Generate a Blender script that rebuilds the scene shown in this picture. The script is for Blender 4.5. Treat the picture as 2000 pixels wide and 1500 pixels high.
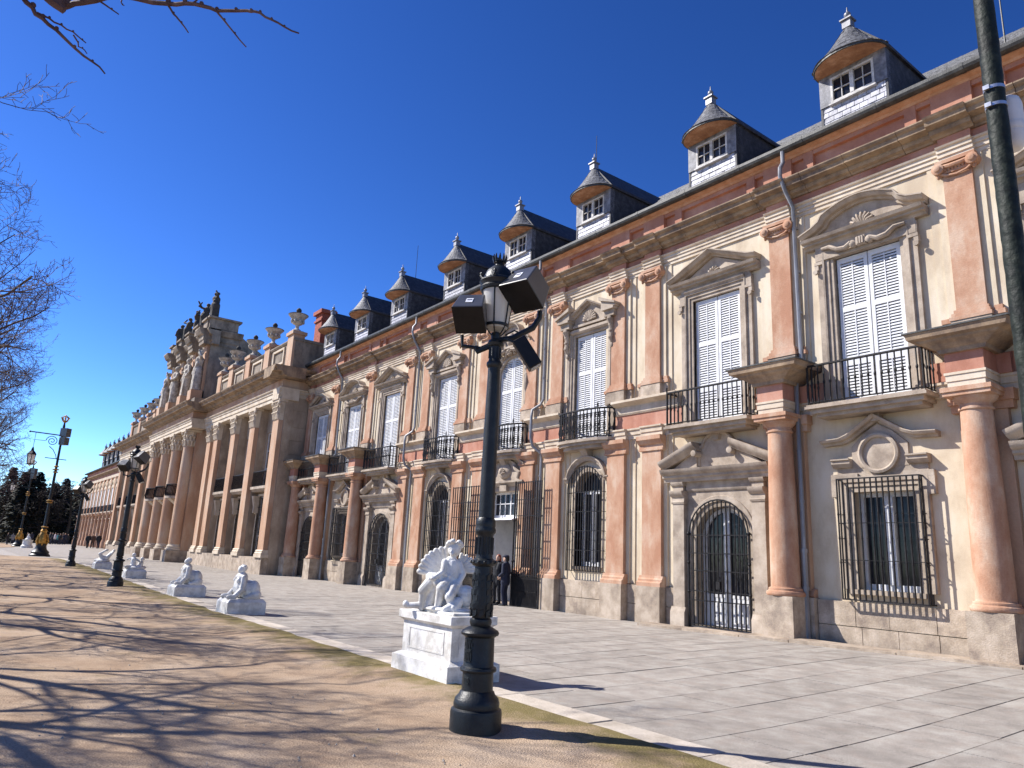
import bpy, bmesh, math, random
from mathutils import Vector, Matrix, Euler, Quaternion
random.seed(7)
D = bpy.data
for o in list(D.objects): D.objects.remove(o)
SC = bpy.context.scene
COL = SC.collection
pi = math.pi

# ------------------------------------------------------------------ camera, world, sun
cam = D.cameras.new('camera'); camo = D.objects.new('camera', cam); COL.objects.link(camo)
cam.sensor_width = 36.0; cam.lens = 25.506; cam.clip_start = 0.05; cam.clip_end = 5000
RX = Vector((0.60805672, 0.79258476, 0.04556766))      # image right
RD = Vector((-0.15682878, 0.17618644, -0.97178345))    # image down
RF = Vector((-0.77824916, 0.58375314, 0.23143145))     # viewing direction
M = Matrix((RX, -RD, -RF)).transposed().to_4x4(); M.translation = Vector((0, 0, 1.65))
camo.matrix_world = M
SC.camera = camo
SUN_AZ = math.radians(51); SUN_EL = math.radians(41)
sdir = Vector((math.sin(SUN_AZ)*math.cos(SUN_EL), math.cos(SUN_AZ)*math.cos(SUN_EL), -math.sin(SUN_EL)))
w = D.worlds.new('World'); SC.world = w; w.use_nodes = True
nt = w.node_tree; nt.nodes.clear()
sky = nt.nodes.new('ShaderNodeTexSky'); sky.sky_type = 'NISHITA'; sky.sun_disc = False
sky.sun_elevation = SUN_EL; sky.sun_rotation = math.radians(180) + SUN_AZ
sky.altitude = 2200; sky.air_density = 1.0; sky.dust_density = 0.55; sky.ozone_density = 3.0
bg = nt.nodes.new('ShaderNodeBackground'); bg.inputs[1].default_value = 0.060
wo = nt.nodes.new('ShaderNodeOutputWorld')
hs = nt.nodes.new('ShaderNodeHueSaturation'); hs.inputs['Saturation'].default_value = 1.20; hs.inputs['Hue'].default_value = 0.507
gm = nt.nodes.new('ShaderNodeGamma'); gm.inputs['Gamma'].default_value = 1.40
nt.links.new(sky.outputs[0], hs.inputs['Color']); nt.links.new(hs.outputs[0], gm.inputs['Color']); nt.links.new(gm.outputs[0], bg.inputs[0]); nt.links.new(bg.outputs[0], wo.inputs[0])
sl = D.lights.new('sun', 'SUN'); sl.energy = 5.0; sl.angle = math.radians(0.5); sl.color = (1.0, 0.955, 0.90)
so = D.objects.new('sun', sl); COL.objects.link(so)
so.rotation_euler = sdir.to_track_quat('-Z', 'Y').to_euler(); so.location = (-30, -20, 40)
SC.view_settings.view_transform = 'Standard'; SC.view_settings.look = 'None'
SC.view_settings.exposure = 0.80; SC.view_settings.gamma = 1.0; SC.view_settings.use_curve_mapping = False

# ------------------------------------------------------------------ materials
def mat(name, base, dark=None, light=None, scale=3.0, stretch=1.0, rough=0.8, bump=0.0, bscale=40.0,
        spec=0.3, metal=0.0, fine=0.12, stain=0.0, rnd=0.0, stain_col=None, lo=0.35, hi=0.65):
    """procedural colour: two noises in world space between dark / base / light, fine relief, streaky stains"""
    m = D.materials.new(name); m.use_nodes = True; t = m.node_tree; N = t.nodes; L = t.links
    p = N['Principled BSDF']; p.inputs['Roughness'].default_value = rough
    p.inputs['Specular IOR Level'].default_value = spec; p.inputs['Metallic'].default_value = metal
    dark = dark or tuple(c*0.78 for c in base); light = light or tuple(min(1, c*1.18) for c in base)
    g = N.new('ShaderNodeNewGeometry')
    mp = N.new('ShaderNodeMapping'); mp.inputs['Scale'].default_value = (1, 1, stretch)
    L.new(g.outputs['Position'], mp.inputs['Vector'])
    n1 = N.new('ShaderNodeTexNoise'); n1.inputs['Scale'].default_value = scale; n1.inputs['Detail'].default_value = 6
    n1.inputs['Roughness'].default_value = 0.65
    L.new(mp.outputs[0], n1.inputs['Vector'])
    r = N.new('ShaderNodeValToRGB'); e = r.color_ramp.elements
    e[0].position = lo; e[0].color = (*dark, 1); e[1].position = hi; e[1].color = (*light, 1)
    k = e.new(0.5); k.color = (*base, 1)
    L.new(n1.outputs['Fac'], r.inputs[0])
    col = r.outputs[0]
    n2 = N.new('ShaderNodeTexNoise'); n2.inputs['Scale'].default_value = bscale; n2.inputs['Detail'].default_value = 4
    L.new(g.outputs['Position'], n2.inputs['Vector'])
    if fine:
        mr = N.new('ShaderNodeMapRange'); mr.inputs[3].default_value = 1-fine*2; mr.inputs[4].default_value = 1+fine*2
        L.new(n2.outputs['Fac'], mr.inputs[0])
        mx = N.new('ShaderNodeMix'); mx.data_type = 'RGBA'; mx.blend_type = 'MULTIPLY'; mx.inputs[0].default_value = 1
        L.new(col, mx.inputs[6]); L.new(mr.outputs[0], mx.inputs[7]); col = mx.outputs[2]
    if stain:
        mp2 = N.new('ShaderNodeMapping'); mp2.inputs['Scale'].default_value = (1.6, 1.6, 0.16)
        L.new(g.outputs['Position'], mp2.inputs['Vector'])
        n3 = N.new('ShaderNodeTexNoise'); n3.inputs['Scale'].default_value = 2.2; n3.inputs['Detail'].default_value = 7
        L.new(mp2.outputs[0], n3.inputs['Vector'])
        r3 = N.new('ShaderNodeValToRGB'); r3.color_ramp.elements[0].position = 0.52; r3.color_ramp.elements[1].position = 0.75
        L.new(n3.outputs['Fac'], r3.inputs[0])
        ml = N.new('ShaderNodeMath'); ml.operation = 'MULTIPLY'; ml.inputs[1].default_value = stain
        L.new(r3.outputs[0], ml.inputs[0])
        mx = N.new('ShaderNodeMix'); mx.data_type = 'RGBA'
        sc = stain_col or tuple(c*0.45 for c in base)
        mx.inputs[7].default_value = (*sc, 1)
        L.new(ml.outputs[0], mx.inputs[0]); L.new(col, mx.inputs[6]); col = mx.outputs[2]
    if rnd:
        oi = N.new('ShaderNodeObjectInfo'); mr = N.new('ShaderNodeMapRange')
        mr.inputs[3].default_value = 1-rnd; mr.inputs[4].default_value = 1+rnd
        L.new(oi.outputs['Random'], mr.inputs[0])
        mx = N.new('ShaderNodeMix'); mx.data_type = 'RGBA'; mx.blend_type = 'MULTIPLY'; mx.inputs[0].default_value = 1
        L.new(col, mx.inputs[6]); L.new(mr.outputs[0], mx.inputs[7]); col = mx.outputs[2]
    L.new(col, p.inputs['Base Color'])
    if bump:
        b = N.new('ShaderNodeBump'); b.inputs['Strength'].default_value = bump; b.inputs['Distance'].default_value = 0.02
        L.new(n2.outputs['Fac'], b.inputs['Height']); L.new(b.outputs[0], p.inputs['Normal'])
    return m

MT = {}
def opal_mat():      # frosted glass: half of the light is scattered through
    m = D.materials.new('frosted_glass'); m.use_nodes = True; t = m.node_tree; N = t.nodes; L = t.links; p = N['Principled BSDF']
    p.inputs['Base Color'].default_value = (.82, .80, .76, 1); p.inputs['Roughness'].default_value = .35
    tr = N.new('ShaderNodeBsdfTranslucent'); tr.inputs[0].default_value = (.88, .86, .82, 1); mx = N.new('ShaderNodeMixShader'); mx.inputs[0].default_value = .55
    n = N.new('ShaderNodeTexNoise'); n.inputs['Scale'].default_value = 60; b = N.new('ShaderNodeBump'); b.inputs['Strength'].default_value = .15; L.new(n.outputs['Fac'], b.inputs['Height']); L.new(b.outputs[0], p.inputs['Normal'])
    L.new(p.outputs[0], mx.inputs[1]); L.new(tr.outputs[0], mx.inputs[2]); L.new(mx.outputs[0], N['Material Output'].inputs['Surface']); return m
MT['cream'] = mat('cream_stucco', (.56, .475, .35), (.47, .385, .28), (.61, .535, .42), scale=1.3, stretch=.5, bump=.2, bscale=60, lo=.38, hi=.62, stain=.28, stain_col=(.38, .27, .18), fine=.05, spec=.1)
MT['salmon'] = mat('salmon_stucco', (.44, .265, .175), (.37, .20, .125), (.50, .36, .265), scale=1.9, stretch=.5, bump=.3, bscale=35, lo=.38, hi=.64, stain=.4, stain_col=(.40, .19, .12), fine=.08, spec=.1)
MT['red'] = mat('red_stucco', (.42, .205, .145), (.34, .155, .105), (.48, .275, .205), scale=1.2, stretch=.6, bump=.15, bscale=45, stain=.4, stain_col=(.25, .10, .07), fine=.06, spec=.1)
MT['attic'] = mat('attic_stucco', (.43, .215, .145), (.36, .165, .11), (.49, .28, .205), scale=1.2, stretch=.6, bump=.15, bscale=45, stain=.3, stain_col=(.30, .14, .10), fine=.06, spec=.1)
MT['stone'] = mat('grey_sandstone', (.37, .305, .24), (.26, .21, .165), (.45, .38, .305), scale=2.2, bump=.3, bscale=50, stain=.45, stain_col=(.20, .16, .12), fine=.08, spec=.15)
MT['band'] = mat('pale_stone', (.56, .47, .36), (.44, .36, .27), (.62, .54, .43), scale=1.6, bump=.2, bscale=50, stain=.3, fine=.06, spec=.15)
MT['plinth'] = mat('plinth_stone', (.36, .29, .22), (.24, .19, .15), (.46, .38, .30), scale=2.5, bump=.45, bscale=38, stain=.4, fine=.12, rnd=.14, spec=.15)
MT['warm'] = mat('warm_sandstone', (.46, .29, .19), (.37, .22, .14), (.50, .38, .28), scale=.9, stretch=.35, bump=.2, bscale=30, stain=.35, stain_col=(.34, .22, .14), fine=.08, spec=.15)
MT['tan'] = mat('tan_sandstone', (.36, .285, .21), (.25, .195, .145), (.45, .37, .28), scale=1.1, stretch=.6, bump=.2, bscale=30, stain=.5, stain_col=(.22, .17, .12), fine=.08, spec=.15)
MT['ocap'] = mat('weathered_stone', (.27, .195, .13), (.15, .11, .085), (.38, .28, .185), scale=1.7, stretch=.8, bump=.3, bscale=30, stain=.5, stain_col=(.10, .08, .07), fine=.1, spec=.15)
MT['white'] = mat('white_paint', (.62, .62, .62), (.55, .55, .56), (.67, .67, .67), scale=4, rough=.5, bump=.05, fine=.02, spec=.3)
MT['iron'] = mat('black_iron', (.013, .012, .013), (.009, .008, .009), (.022, .019, .018), scale=9, rough=.55, bump=.2, bscale=90, fine=.15, spec=.22)
MT['lamp'] = mat('lamp_black_paint', (.011, .014, .016), (.007, .009, .011), (.019, .022, .024), scale=7, rough=.42, bump=.2, bscale=70, fine=.2, spec=.34, stain=.4, stain_col=(.045, .043, .038))
MT['slate'] = mat('roof_slate', (.115, .115, .12), (.055, .055, .06), (.20, .20, .205), scale=9, rough=.6, bump=.4, bscale=60, fine=.15, rnd=.2, spec=.35)
MT['slate_hood_shade'] = mat('hood_shade_slate', (.17, .17, .185), (.10, .10, .11), (.25, .25, .27), scale=6, rough=.55, bump=.3, bscale=60, fine=.12)  # upper dormer front: the hood's shade is put into this darker colour
MT['slate_dark'] = mat('shade_dark_slate', (.05, .05, .055), (.03, .03, .034), (.08, .08, .085), scale=6, rough=.6, bump=.4, bscale=60, fine=.15)  # dormer cheeks turned from the sun: their shade is put into the colour
MT['old_white'] = mat('weathered_white_paint', (.52, .50, .47), (.38, .36, .33), (.62, .60, .57), scale=7, bump=.15, fine=.08)
MT['dark_stone'] = mat('dark_attic_stone', (.25, .205, .16), (.14, .115, .09), (.35, .29, .225), scale=1.3, stretch=.7, bump=.3, bscale=25, stain=.5, stain_col=(.07, .06, .05), fine=.1, spec=.15)
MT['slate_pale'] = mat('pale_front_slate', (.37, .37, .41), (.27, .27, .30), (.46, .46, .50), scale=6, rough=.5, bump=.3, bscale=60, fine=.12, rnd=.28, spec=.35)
MT['lead'] = mat('dark_lead', (.05, .05, .047), (.03, .03, .03), (.085, .085, .08), scale=4, rough=.5, bump=.2, fine=.12)
MT['zinc'] = mat('zinc_pipe', (.22, .22, .23), (.16, .16, .17), (.30, .30, .31), scale=3, stretch=.3, rough=.45, bump=.1, fine=.06, metal=.3)
MT['eaves'] = mat('eaves_plaster', (.50, .29, .18), (.40, .22, .13), (.56, .36, .25), scale=3, bump=.2, fine=.08, spec=.1)
MT['soffit'] = mat('soffit_plaster', (.36, .18, .095), (.28, .135, .075), (.50, .28, .165), scale=3, bump=.2, fine=.08, spec=.1)
MT['dark'] = mat('unlit_room_dark', (.018, .015, .013), scale=2, rough=.9, fine=.05, spec=.1)  # near-black colour stands in for the shade of unlit interiors
MT['glass'] = mat('window_glass', (.022, .024, .03), (.014, .014, .018), (.04, .04, .05), scale=1.2, rough=.08, fine=0, spec=.22)
MT['marble'] = mat('white_marble', (.66, .64, .60), (.50, .48, .44), (.74, .73, .70), scale=4, rough=.5, bump=.18, bscale=45, fine=.07, lo=.4, hi=.62, stain=.45, stain_col=(.50, .47, .43), spec=.3)
MT['statue_stone'] = mat('roof_statue_stone', (.45, .395, .325), (.24, .21, .18), (.62, .57, .49), scale=3.5, bump=.3, fine=.1, stain=.5, stain_col=(.06, .055, .05))
MT['urn'] = mat('urn_stone', (.42, .38, .32), (.25, .22, .18), (.56, .52, .45), scale=4, bump=.3, fine=.1, stain=.4, stain_col=(.10, .09, .08))
MT['soot'] = mat('sooty_stone', (.055, .05, .045), scale=4, bump=.3, fine=.12)
MT['brick'] = mat('chimney_brick', (.30, .075, .04), (.22, .05, .03), (.38, .11, .06), scale=8, bump=.3, fine=.15)
MT['gold'] = mat('gilding', (.42, .24, .06), (.20, .11, .03), (.60, .38, .12), scale=9, rough=.45, metal=.8, fine=.1)
MT['bark'] = mat('dark_bark', (.10, .075, .065), (.06, .045, .04), (.17, .13, .115), scale=9, stretch=.3, bump=.6, bscale=30, fine=.15)
MT['twig'] = mat('twig_bark', (.085, .05, .048), (.055, .033, .033), (.13, .085, .08), scale=6, fine=.1, bump=.2)
MT['wood_dark'] = mat('far_wood_bark', (.030, .024, .020), (.018, .015, .013), (.045, .036, .03), scale=2, fine=.1)
MT['evergreen'] = mat('evergreen_leaf', (.018, .022, .014), (.010, .013, .009), (.032, .036, .02), scale=2, fine=.15)
MT['opal'] = mat('frosted_lantern_glass', (.62, .60, .55), (.50, .48, .44), (.68, .66, .61), scale=14, rough=.35, bump=.2, bscale=80, fine=.06)
MT['opal'] = opal_mat()
MT['black_box'] = mat('floodlight_casing', (.06, .06, .063), (.05, .05, .052), (.07, .07, .074), scale=5, rough=.28, fine=.05, spec=.6)
MT['flood_face'] = mat('floodlight_glass', (.014, .013, .013), scale=5, rough=.35, fine=.05, spec=.2)
MT['label'] = mat('pale_label', (.70, .71, .74), scale=20, rough=.5, fine=.03)
MT['label_dark'] = mat('label_print', (.10, .10, .16), scale=20, rough=.5, fine=.03)
MT['skin'] = mat('skin', (.50, .31, .22), scale=8, rough=.55, fine=.04)
MT['black_cloth'] = mat('black_cloth', (.017, .017, .02), (.011, .011, .013), (.03, .03, .034), scale=14, rough=.75, bump=.3, fine=.12)
MT['navy_cloth'] = mat('navy_cloth', (.022, .025, .045), scale=14, rough=.8, bump=.3, fine=.12)
MT['grey_cloth'] = mat('grey_cloth', (.20, .20, .21), scale=14, rough=.8, bump=.3, fine=.12)
MT['teal_cloth'] = mat('teal_cloth', (.04, .22, .25), scale=14, rough=.8, bump=.3, fine=.12)
MT['pale_cloth'] = mat('pale_cloth', (.45, .40, .42), scale=14, rough=.8, bump=.3, fine=.12)
MT['brown_cloth'] = mat('brown_cloth', (.10, .06, .045), scale=14, rough=.8, bump=.3, fine=.12)
MT['red_hair'] = mat('red_hair', (.22, .035, .012), (.15, .022, .01), (.30, .055, .02), scale=20, stretch=.2, rough=.5, bump=.4, fine=.15)
MT['dark_hair'] = mat('dark_hair', (.025, .018, .014), scale=20, stretch=.2, rough=.5, bump=.4, fine=.15)
MT['paper'] = mat('white_plaster', (.70, .68, .66), (.62, .60, .58), (.76, .74, .72), scale=2, fine=.03, bump=.1)
MT['awning'] = mat('white_canopy', (.80, .80, .84), scale=2, fine=.02)
MT['post_green'] = mat('lumpy_green_paint', (.012, .017, .013), (.008, .010, .009), (.024, .030, .022), scale=9, rough=.6, bump=.5, bscale=24, fine=.2, spec=.22)
MT['steel'] = mat('clamp_steel', (.62, .61, .60), scale=9, rough=.3, metal=.8, fine=.08)
MT['pebble'] = mat('pebble', (.40, .34, .27), (.28, .24, .19), (.55, .49, .41), scale=9, fine=.1)
MT['paver'] = mat('granite_paver', (.31, .278, .242), (.25, .224, .195), (.37, .342, .30), scale=2.6, bump=.4, bscale=120, fine=.45, rnd=.10, stain=.35, stain_col=(.31, .235, .185), spec=.25, rough=.75)
MT['joint'] = mat('joint_earth', (.10, .08, .06), scale=5, bump=.4, fine=.15)
MT['kerb'] = mat('kerb_stone', (.46, .40, .33), (.36, .31, .25), (.54, .48, .41), scale=2.2, bump=.35, bscale=45, fine=.12, rnd=.1)

# sand with a mossy margin: moss thins out away from the kerb (distance in Y, broken by noise)
def sand_mat():
    m = mat('raked_sand', (.365, .268, .185), (.305, .215, .145), (.41, .315, .23), scale=.8, rough=.95, bump=.8, bscale=60, fine=.3, spec=.05)
    t = m.node_tree; N = t.nodes; L = t.links; p = N['Principled BSDF']
    old = p.inputs['Base Color'].links[0].from_socket
    g = N.new('ShaderNodeNewGeometry'); sx = N.new('ShaderNodeSeparateXYZ'); L.new(g.outputs['Position'], sx.inputs[0])
    # kerb line y = 5.45 - 0.022*(x+18) left of x=-18
    a = N.new('ShaderNodeMath'); a.operation = 'ADD'; a.inputs[1].default_value = 18; L.new(sx.outputs[0], a.inputs[0])
    b = N.new('ShaderNodeMath'); b.operation = 'MINIMUM'; b.inputs[1].default_value = 0; L.new(a.outputs[0], b.inputs[0])
    c = N.new('ShaderNodeMath'); c.operation = 'MULTIPLY'; c.inputs[1].default_value = .030; L.new(b.outputs[0], c.inputs[0])
    d = N.new('ShaderNodeMath'); d.operation = 'ADD'; L.new(sx.outputs[1], d.inputs[0]); L.new(c.outputs[0], d.inputs[1])
    mr = N.new('ShaderNodeMapRange'); mr.inputs[1].default_value = 4.35; mr.inputs[2].default_value = 5.45
    mr.inputs[3].default_value = 0; mr.inputs[4].default_value = .36; L.new(d.outputs[0], mr.inputs[0])
    n = N.new('ShaderNodeTexNoise'); n.inputs['Scale'].default_value = 1.3; n.inputs['Detail'].default_value = 9; n.inputs['Roughness'].default_value = .72
    L.new(g.outputs['Position'], n.inputs['Vector'])
    e = N.new('ShaderNodeMath'); e.operation = 'ADD'; L.new(mr.outputs[0], e.inputs[0]); L.new(n.outputs['Fac'], e.inputs[1])
    r = N.new('ShaderNodeValToRGB'); r.color_ramp.elements[0].position = .60; r.color_ramp.elements[1].position = .84
    L.new(e.outputs[0], r.inputs[0])
    mx = N.new('ShaderNodeMix'); mx.data_type = 'RGBA'; mx.inputs[7].default_value = (.150, .125, .045, 1)
    f = N.new('ShaderNodeMath'); f.operation = 'MULTIPLY'; f.inputs[1].default_value = .85; L.new(r.outputs[0], f.inputs[0])
    L.new(f.outputs[0], mx.inputs[0]); L.new(old, mx.inputs[6]); L.new(mx.outputs[2], p.inputs['Base Color'])
    return m
MT['sand'] = sand_mat()
MT['far_ground'] = mat('far_ground', (.20, .16, .11), scale=.05, fine=.1)
MT['hill'] = mat('wooded_hill', (.028, .026, .022), (.016, .016, .014), (.045, .04, .034), scale=.25, rough=.95, bump=.9, bscale=1.6, fine=.2, spec=.02)

# ------------------------------------------------------------------ mesh builder
class MB:
    def __init__(s): s.v = []; s.f = []; s.mi = []; s.sm = []; s.cur = 0
    def add(s, vs, fs, smooth=False):
        b = len(s.v); s.v += [tuple(p) for p in vs]
        for f in fs: s.f.append([b+i for i in f]); s.mi.append(s.cur); s.sm.append(smooth)
        return s
    def box(s, x0, x1, y0, y1, z0, z1):
        if x0 > x1: x0, x1 = x1, x0
        if y0 > y1: y0, y1 = y1, y0
        return s.add([(x0,y0,z0),(x1,y0,z0),(x1,y1,z0),(x0,y1,z0),(x0,y0,z1),(x1,y0,z1),(x1,y1,z1),(x0,y1,z1)],
              [(0,3,2,1),(4,5,6,7),(0,1,5,4),(1,2,6,5),(2,3,7,6),(3,0,4,7)])
    def obox(s, c, ax, ay, az):      # oriented box: centre and three half-axis vectors
        c = Vector(c); P = []
        for k in (-1, 1):
            for i, j in ((-1,-1),(1,-1),(1,1),(-1,1)): P.append(c + Vector(ax)*i + Vector(ay)*j + Vector(az)*k)
        return s.add(P, [(0,3,2,1),(4,5,6,7),(0,1,5,4),(1,2,6,5),(2,3,7,6),(3,0,4,7)])
    def prism(s, a, b):              # two matching polygons
        n = len(a)
        return s.add(list(a)+list(b), [tuple(range(n-1,-1,-1)), tuple(range(n,2*n))]+[(i,(i+1)%n,n+(i+1)%n,n+i) for i in range(n)])
    def px(s, prof, x0, x1, y=0):    # profile [(d,z)] along x; d is outwards (-y)
        return s.prism([(x0,y-d,z) for d,z in prof], [(x1,y-d,z) for d,z in prof])
    def py(s, poly, y0, y1):         # polygon [(x,z)] along y
        return s.prism([(x,y0,z) for x,z in poly], [(x,y1,z) for x,z in poly])
    def pz(s, poly, z0, z1):
        return s.prism([(x,y,z0) for x,y in poly], [(x,y,z1) for x,y in poly])
    def lathe(s, prof, c=(0,0,0), n=16, a0=0.0, a1=2*pi, axis='z', sx=1, sy=1):
        full = abs(a1-a0-2*pi) < 1e-6; m = n if full else n+1; V = []
        for r, z in prof:
            for i in range(m):
                a = a0+(a1-a0)*i/n; x, y = r*math.cos(a)*sx, r*math.sin(a)*sy
                if axis == 'z': V.append((c[0]+x, c[1]+y, c[2]+z))
                elif axis == 'y': V.append((c[0]+x, c[1]-z, c[2]+y))   # z runs outwards (-y)
                else: V.append((c[0]+z, c[1]+x, c[2]+y))
        F = []
        for k in range(len(prof)-1):
            for i in range(n if full else n):
                j = (i+1) % m if full else i+1
                F.append((k*m+i, k*m+j, (k+1)*m+j, (k+1)*m+i))
        s.add(V, F, True)
        b = len(s.v)-len(V)
        for k in (0, len(prof)-1):
            if prof[k][0] > 1e-4:
                s.f.append([b+k*m+i for i in range(m)]); s.mi.append(s.cur); s.sm.append(False)
        return s
    def tube(s, pts, r, n=6, cap=True):
        pts = [Vector(p) for p in pts]; R = r if isinstance(r, (list, tuple)) else [r]*len(pts)
        V = []; up = None
        for i, p in enumerate(pts):
            t = (pts[min(i+1, len(pts)-1)]-pts[max(i-1, 0)])
            if t.length < 1e-9: t = Vector((0,0,1))
            t.normalize()
            if up is None:
                up = Vector((0,0,1)) if abs(t.z) < .9 else Vector((1,0,0))
            u = (up - t*up.dot(t))
            if u.length < 1e-5: u = t.orthogonal()
            u.normalize(); v = t.cross(u); up = u
            for k in range(n):
                a = 2*pi*k/n; V.append(p + (u*math.cos(a)+v*math.sin(a))*R[i])
        F = []
        for i in range(len(pts)-1):
            for k in range(n): F.append((i*n+k, i*n+(k+1)%n, (i+1)*n+(k+1)%n, (i+1)*n+k))
        s.add(V, F, True)
        if cap:
            b = len(s.v)-len(V)
            s.f.append([b+k for k in range(n)][::-1]); s.mi.append(s.cur); s.sm.append(False)
            s.f.append([b+(len(pts)-1)*n+k for k in range(n)]); s.mi.append(s.cur); s.sm.append(False)
        return s
    def sweep(s, path, prof, y=0, closed=False):   # path [(x,z)], profile [(n,d)]: n to the left of the path, d outwards
        P = [Vector((p[0], p[1])) for p in path]; n = len(P); V = []; k = len(prof)
        for i, p in enumerate(P):
            a = P[i-1] if (i > 0 or closed) else None; b = P[(i+1) % n] if (i < n-1 or closed) else None
            t1 = (p-a).normalized() if a is not None else (b-p).normalized()
            t2 = (b-p).normalized() if b is not None else t1
            n1 = Vector((-t1.y, t1.x)); n2 = Vector((-t2.y, t2.x)); nn = n1+n2
            if nn.length < 1e-4: nn = n1
            nn.normalize(); sc = 1/max(.5, nn.dot(n1))
            for o, d in prof: q = p+nn*o*sc; V.append((q.x, y-d, q.y))
        F = []
        for i in range(n if closed else n-1):
            j = (i+1) % n
            for q in range(k): F.append((i*k+q, i*k+(q+1)%k, j*k+(q+1)%k, j*k+q))
        if not closed: F += [tuple(range(k)), tuple(range((n-1)*k, n*k))]
        return s.add(V, F)
    def ball(s, c, r, n=10, m=6, sc=(1,1,1), rot=None):
        V = [];
        for i in range(m+1):
            a = pi*i/m
            for k in range(n):
                b = 2*pi*k/n; p = Vector((r*sc[0]*math.sin(a)*math.cos(b), r*sc[1]*math.sin(a)*math.sin(b), r*sc[2]*math.cos(a)))
                if rot: p = rot @ p
                V.append(p+Vector(c))
        F = [(i*n+k, i*n+(k+1)%n, (i+1)*n+(k+1)%n, (i+1)*n+k) for i in range(m) for k in range(n)]
        return s.add(V, F, True)
    def shift(s, d):
        s.v = [(x+d[0], y+d[1], z+d[2]) for x, y, z in s.v]; return s
    def xform(s, mtx):
        s.v = [tuple(mtx @ Vector(p)) for p in s.v]; return s
    def mesh(s, name, mats):
        me = D.meshes.new(name); me.from_pydata(s.v, [], s.f)
        for m in (mats if isinstance(mats, (list, tuple)) else [mats]): me.materials.append(MT[m] if isinstance(m, str) else m)
        bm = bmesh.new(); bm.from_mesh(me)
        for i, f in enumerate(bm.faces): f.material_index = s.mi[i]; f.smooth = s.sm[i]
        bmesh.ops.remove_doubles(bm, verts=bm.verts, dist=1e-5)
        bmesh.ops.recalc_face_normals(bm, faces=bm.faces)
        bm.to_mesh(me); bm.free()
        if any(s.sm): me.set_sharp_from_angle(angle=math.radians(38))
        return me

def islands(mb):
    par = list(range(len(mb.v)))
    def fd(i):
        while par[i] != i: par[i] = par[par[i]]; i = par[i]
        return i
    for f in mb.f:
        a = fd(f[0])
        for j in f[1:]: par[fd(j)] = a
    g = {}
    for k, f in enumerate(mb.f): g.setdefault(fd(f[0]), []).append(k)
    out = []
    for ks in g.values():
        m = MB(); ix = {}
        for k in ks:
            q = []
            for j in mb.f[k]:
                if j not in ix: ix[j] = len(m.v); m.v.append(mb.v[j])
                q.append(ix[j])
            m.f.append(q); m.mi.append(mb.mi[k]); m.sm.append(mb.sm[k])
        out.append(m)
    return out
def build_each(name, mb, mats, parent): return [build(name, m, mats, parent) for m in islands(mb)]
WL = {}
def link(o, parent, wloc):
    COL.objects.link(o)
    wloc = Vector(wloc); WL[o.name] = wloc
    if parent is not None:
        o.parent = parent; o.location = wloc-WL[parent.name]
    else: o.location = wloc
    return o
def thing(name, label, cat, loc, group=None):
    o = D.objects.new(name, None); o.empty_display_size = .3; link(o, None, loc)
    o['label'] = label; o['category'] = cat
    if group: o['group'] = group
    return o
def tag(o, label, cat, group=None):
    o['label'] = label; o['category'] = cat
    if group: o['group'] = group
    return o
def struct(o): o['kind'] = 'structure'; return o
def stuff(o): o['kind'] = 'stuff'; return o
def inst(name, me, parent, wloc, rot=(0,0,0), scale=(1,1,1)):
    o = D.objects.new(name, me); link(o, parent, wloc); o.rotation_euler = rot; o.scale = scale; return o
def build(name, mb, mats, parent, bevel=0):
    """mesh given in world coordinates: its origin is moved to the middle of its base"""
    xs = [p[0] for p in mb.v]; ys = [p[1] for p in mb.v]; zs = [p[2] for p in mb.v]
    c = ((min(xs)+max(xs))/2, (min(ys)+max(ys))/2, min(zs))
    mb.shift((-c[0], -c[1], -c[2]))
    o = inst(name, mb.mesh(name, mats), parent, c)
    if bevel: bev(o, bevel)
    return o
def bev(o, w, seg=2):
    b = o.modifiers.new('bevel', 'BEVEL'); b.width = w; b.segments = seg; b.limit_method = 'ANGLE'; b.angle_limit = math.radians(40); return o
def copy_tree(o, parent=None, d=(0,0,0)):
    c = o.copy(); COL.objects.link(c); WL[c.name] = WL[o.name]+Vector(d)
    if parent is not None: c.parent = parent
    else: c.location = WL[c.name]
    for ch in list(o.children): copy_tree(ch, c, d)
    return c
def smooth01(t): t = max(0, min(1, t)); return t*t*(3-2*t)
def gz(x, y):       # gentle fall of the paving
    z = .0155*max(0, min(12, x+15))*smooth01((y-6.5)/8.5)
    z += .0055*max(0, min(62, -43-x))*smooth01((y-7)/6)
    return z

# organic figures: overlapping capsules and ellipsoids welded by a voxel remesh
def capsule(mb, a, b, ra, rb, n=10):
    a = Vector(a); b = Vector(b); t = b-a; L = t.length
    if L < 1e-6: return mb.ball(a, ra, n, 6)
    q = t.to_track_quat('Z', 'Y').to_matrix(); V = []; rings = []
    for i in range(4): th = pi/2*(i/3.0); rings.append((-ra*math.cos(th), max(.001, ra*math.sin(th))))
    for i in range(1, 4): th = pi/2*(i/3.0); rings.append((L+rb*math.sin(th), max(.001, rb*math.cos(th))))
    rings.insert(4, (L, rb))
    for z, r in rings:
        for k in range(n): V.append(a+q @ Vector((r*math.cos(2*pi*k/n), r*math.sin(2*pi*k/n), z)))
    m = len(rings)
    F = [(i*n+k, i*n+(k+1)%n, (i+1)*n+(k+1)%n, (i+1)*n+k) for i in range(m-1) for k in range(n)]
    F += [tuple(range(n-1,-1,-1)), tuple(range((m-1)*n, m*n))]
    mb.add(V, F, True)
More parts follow.
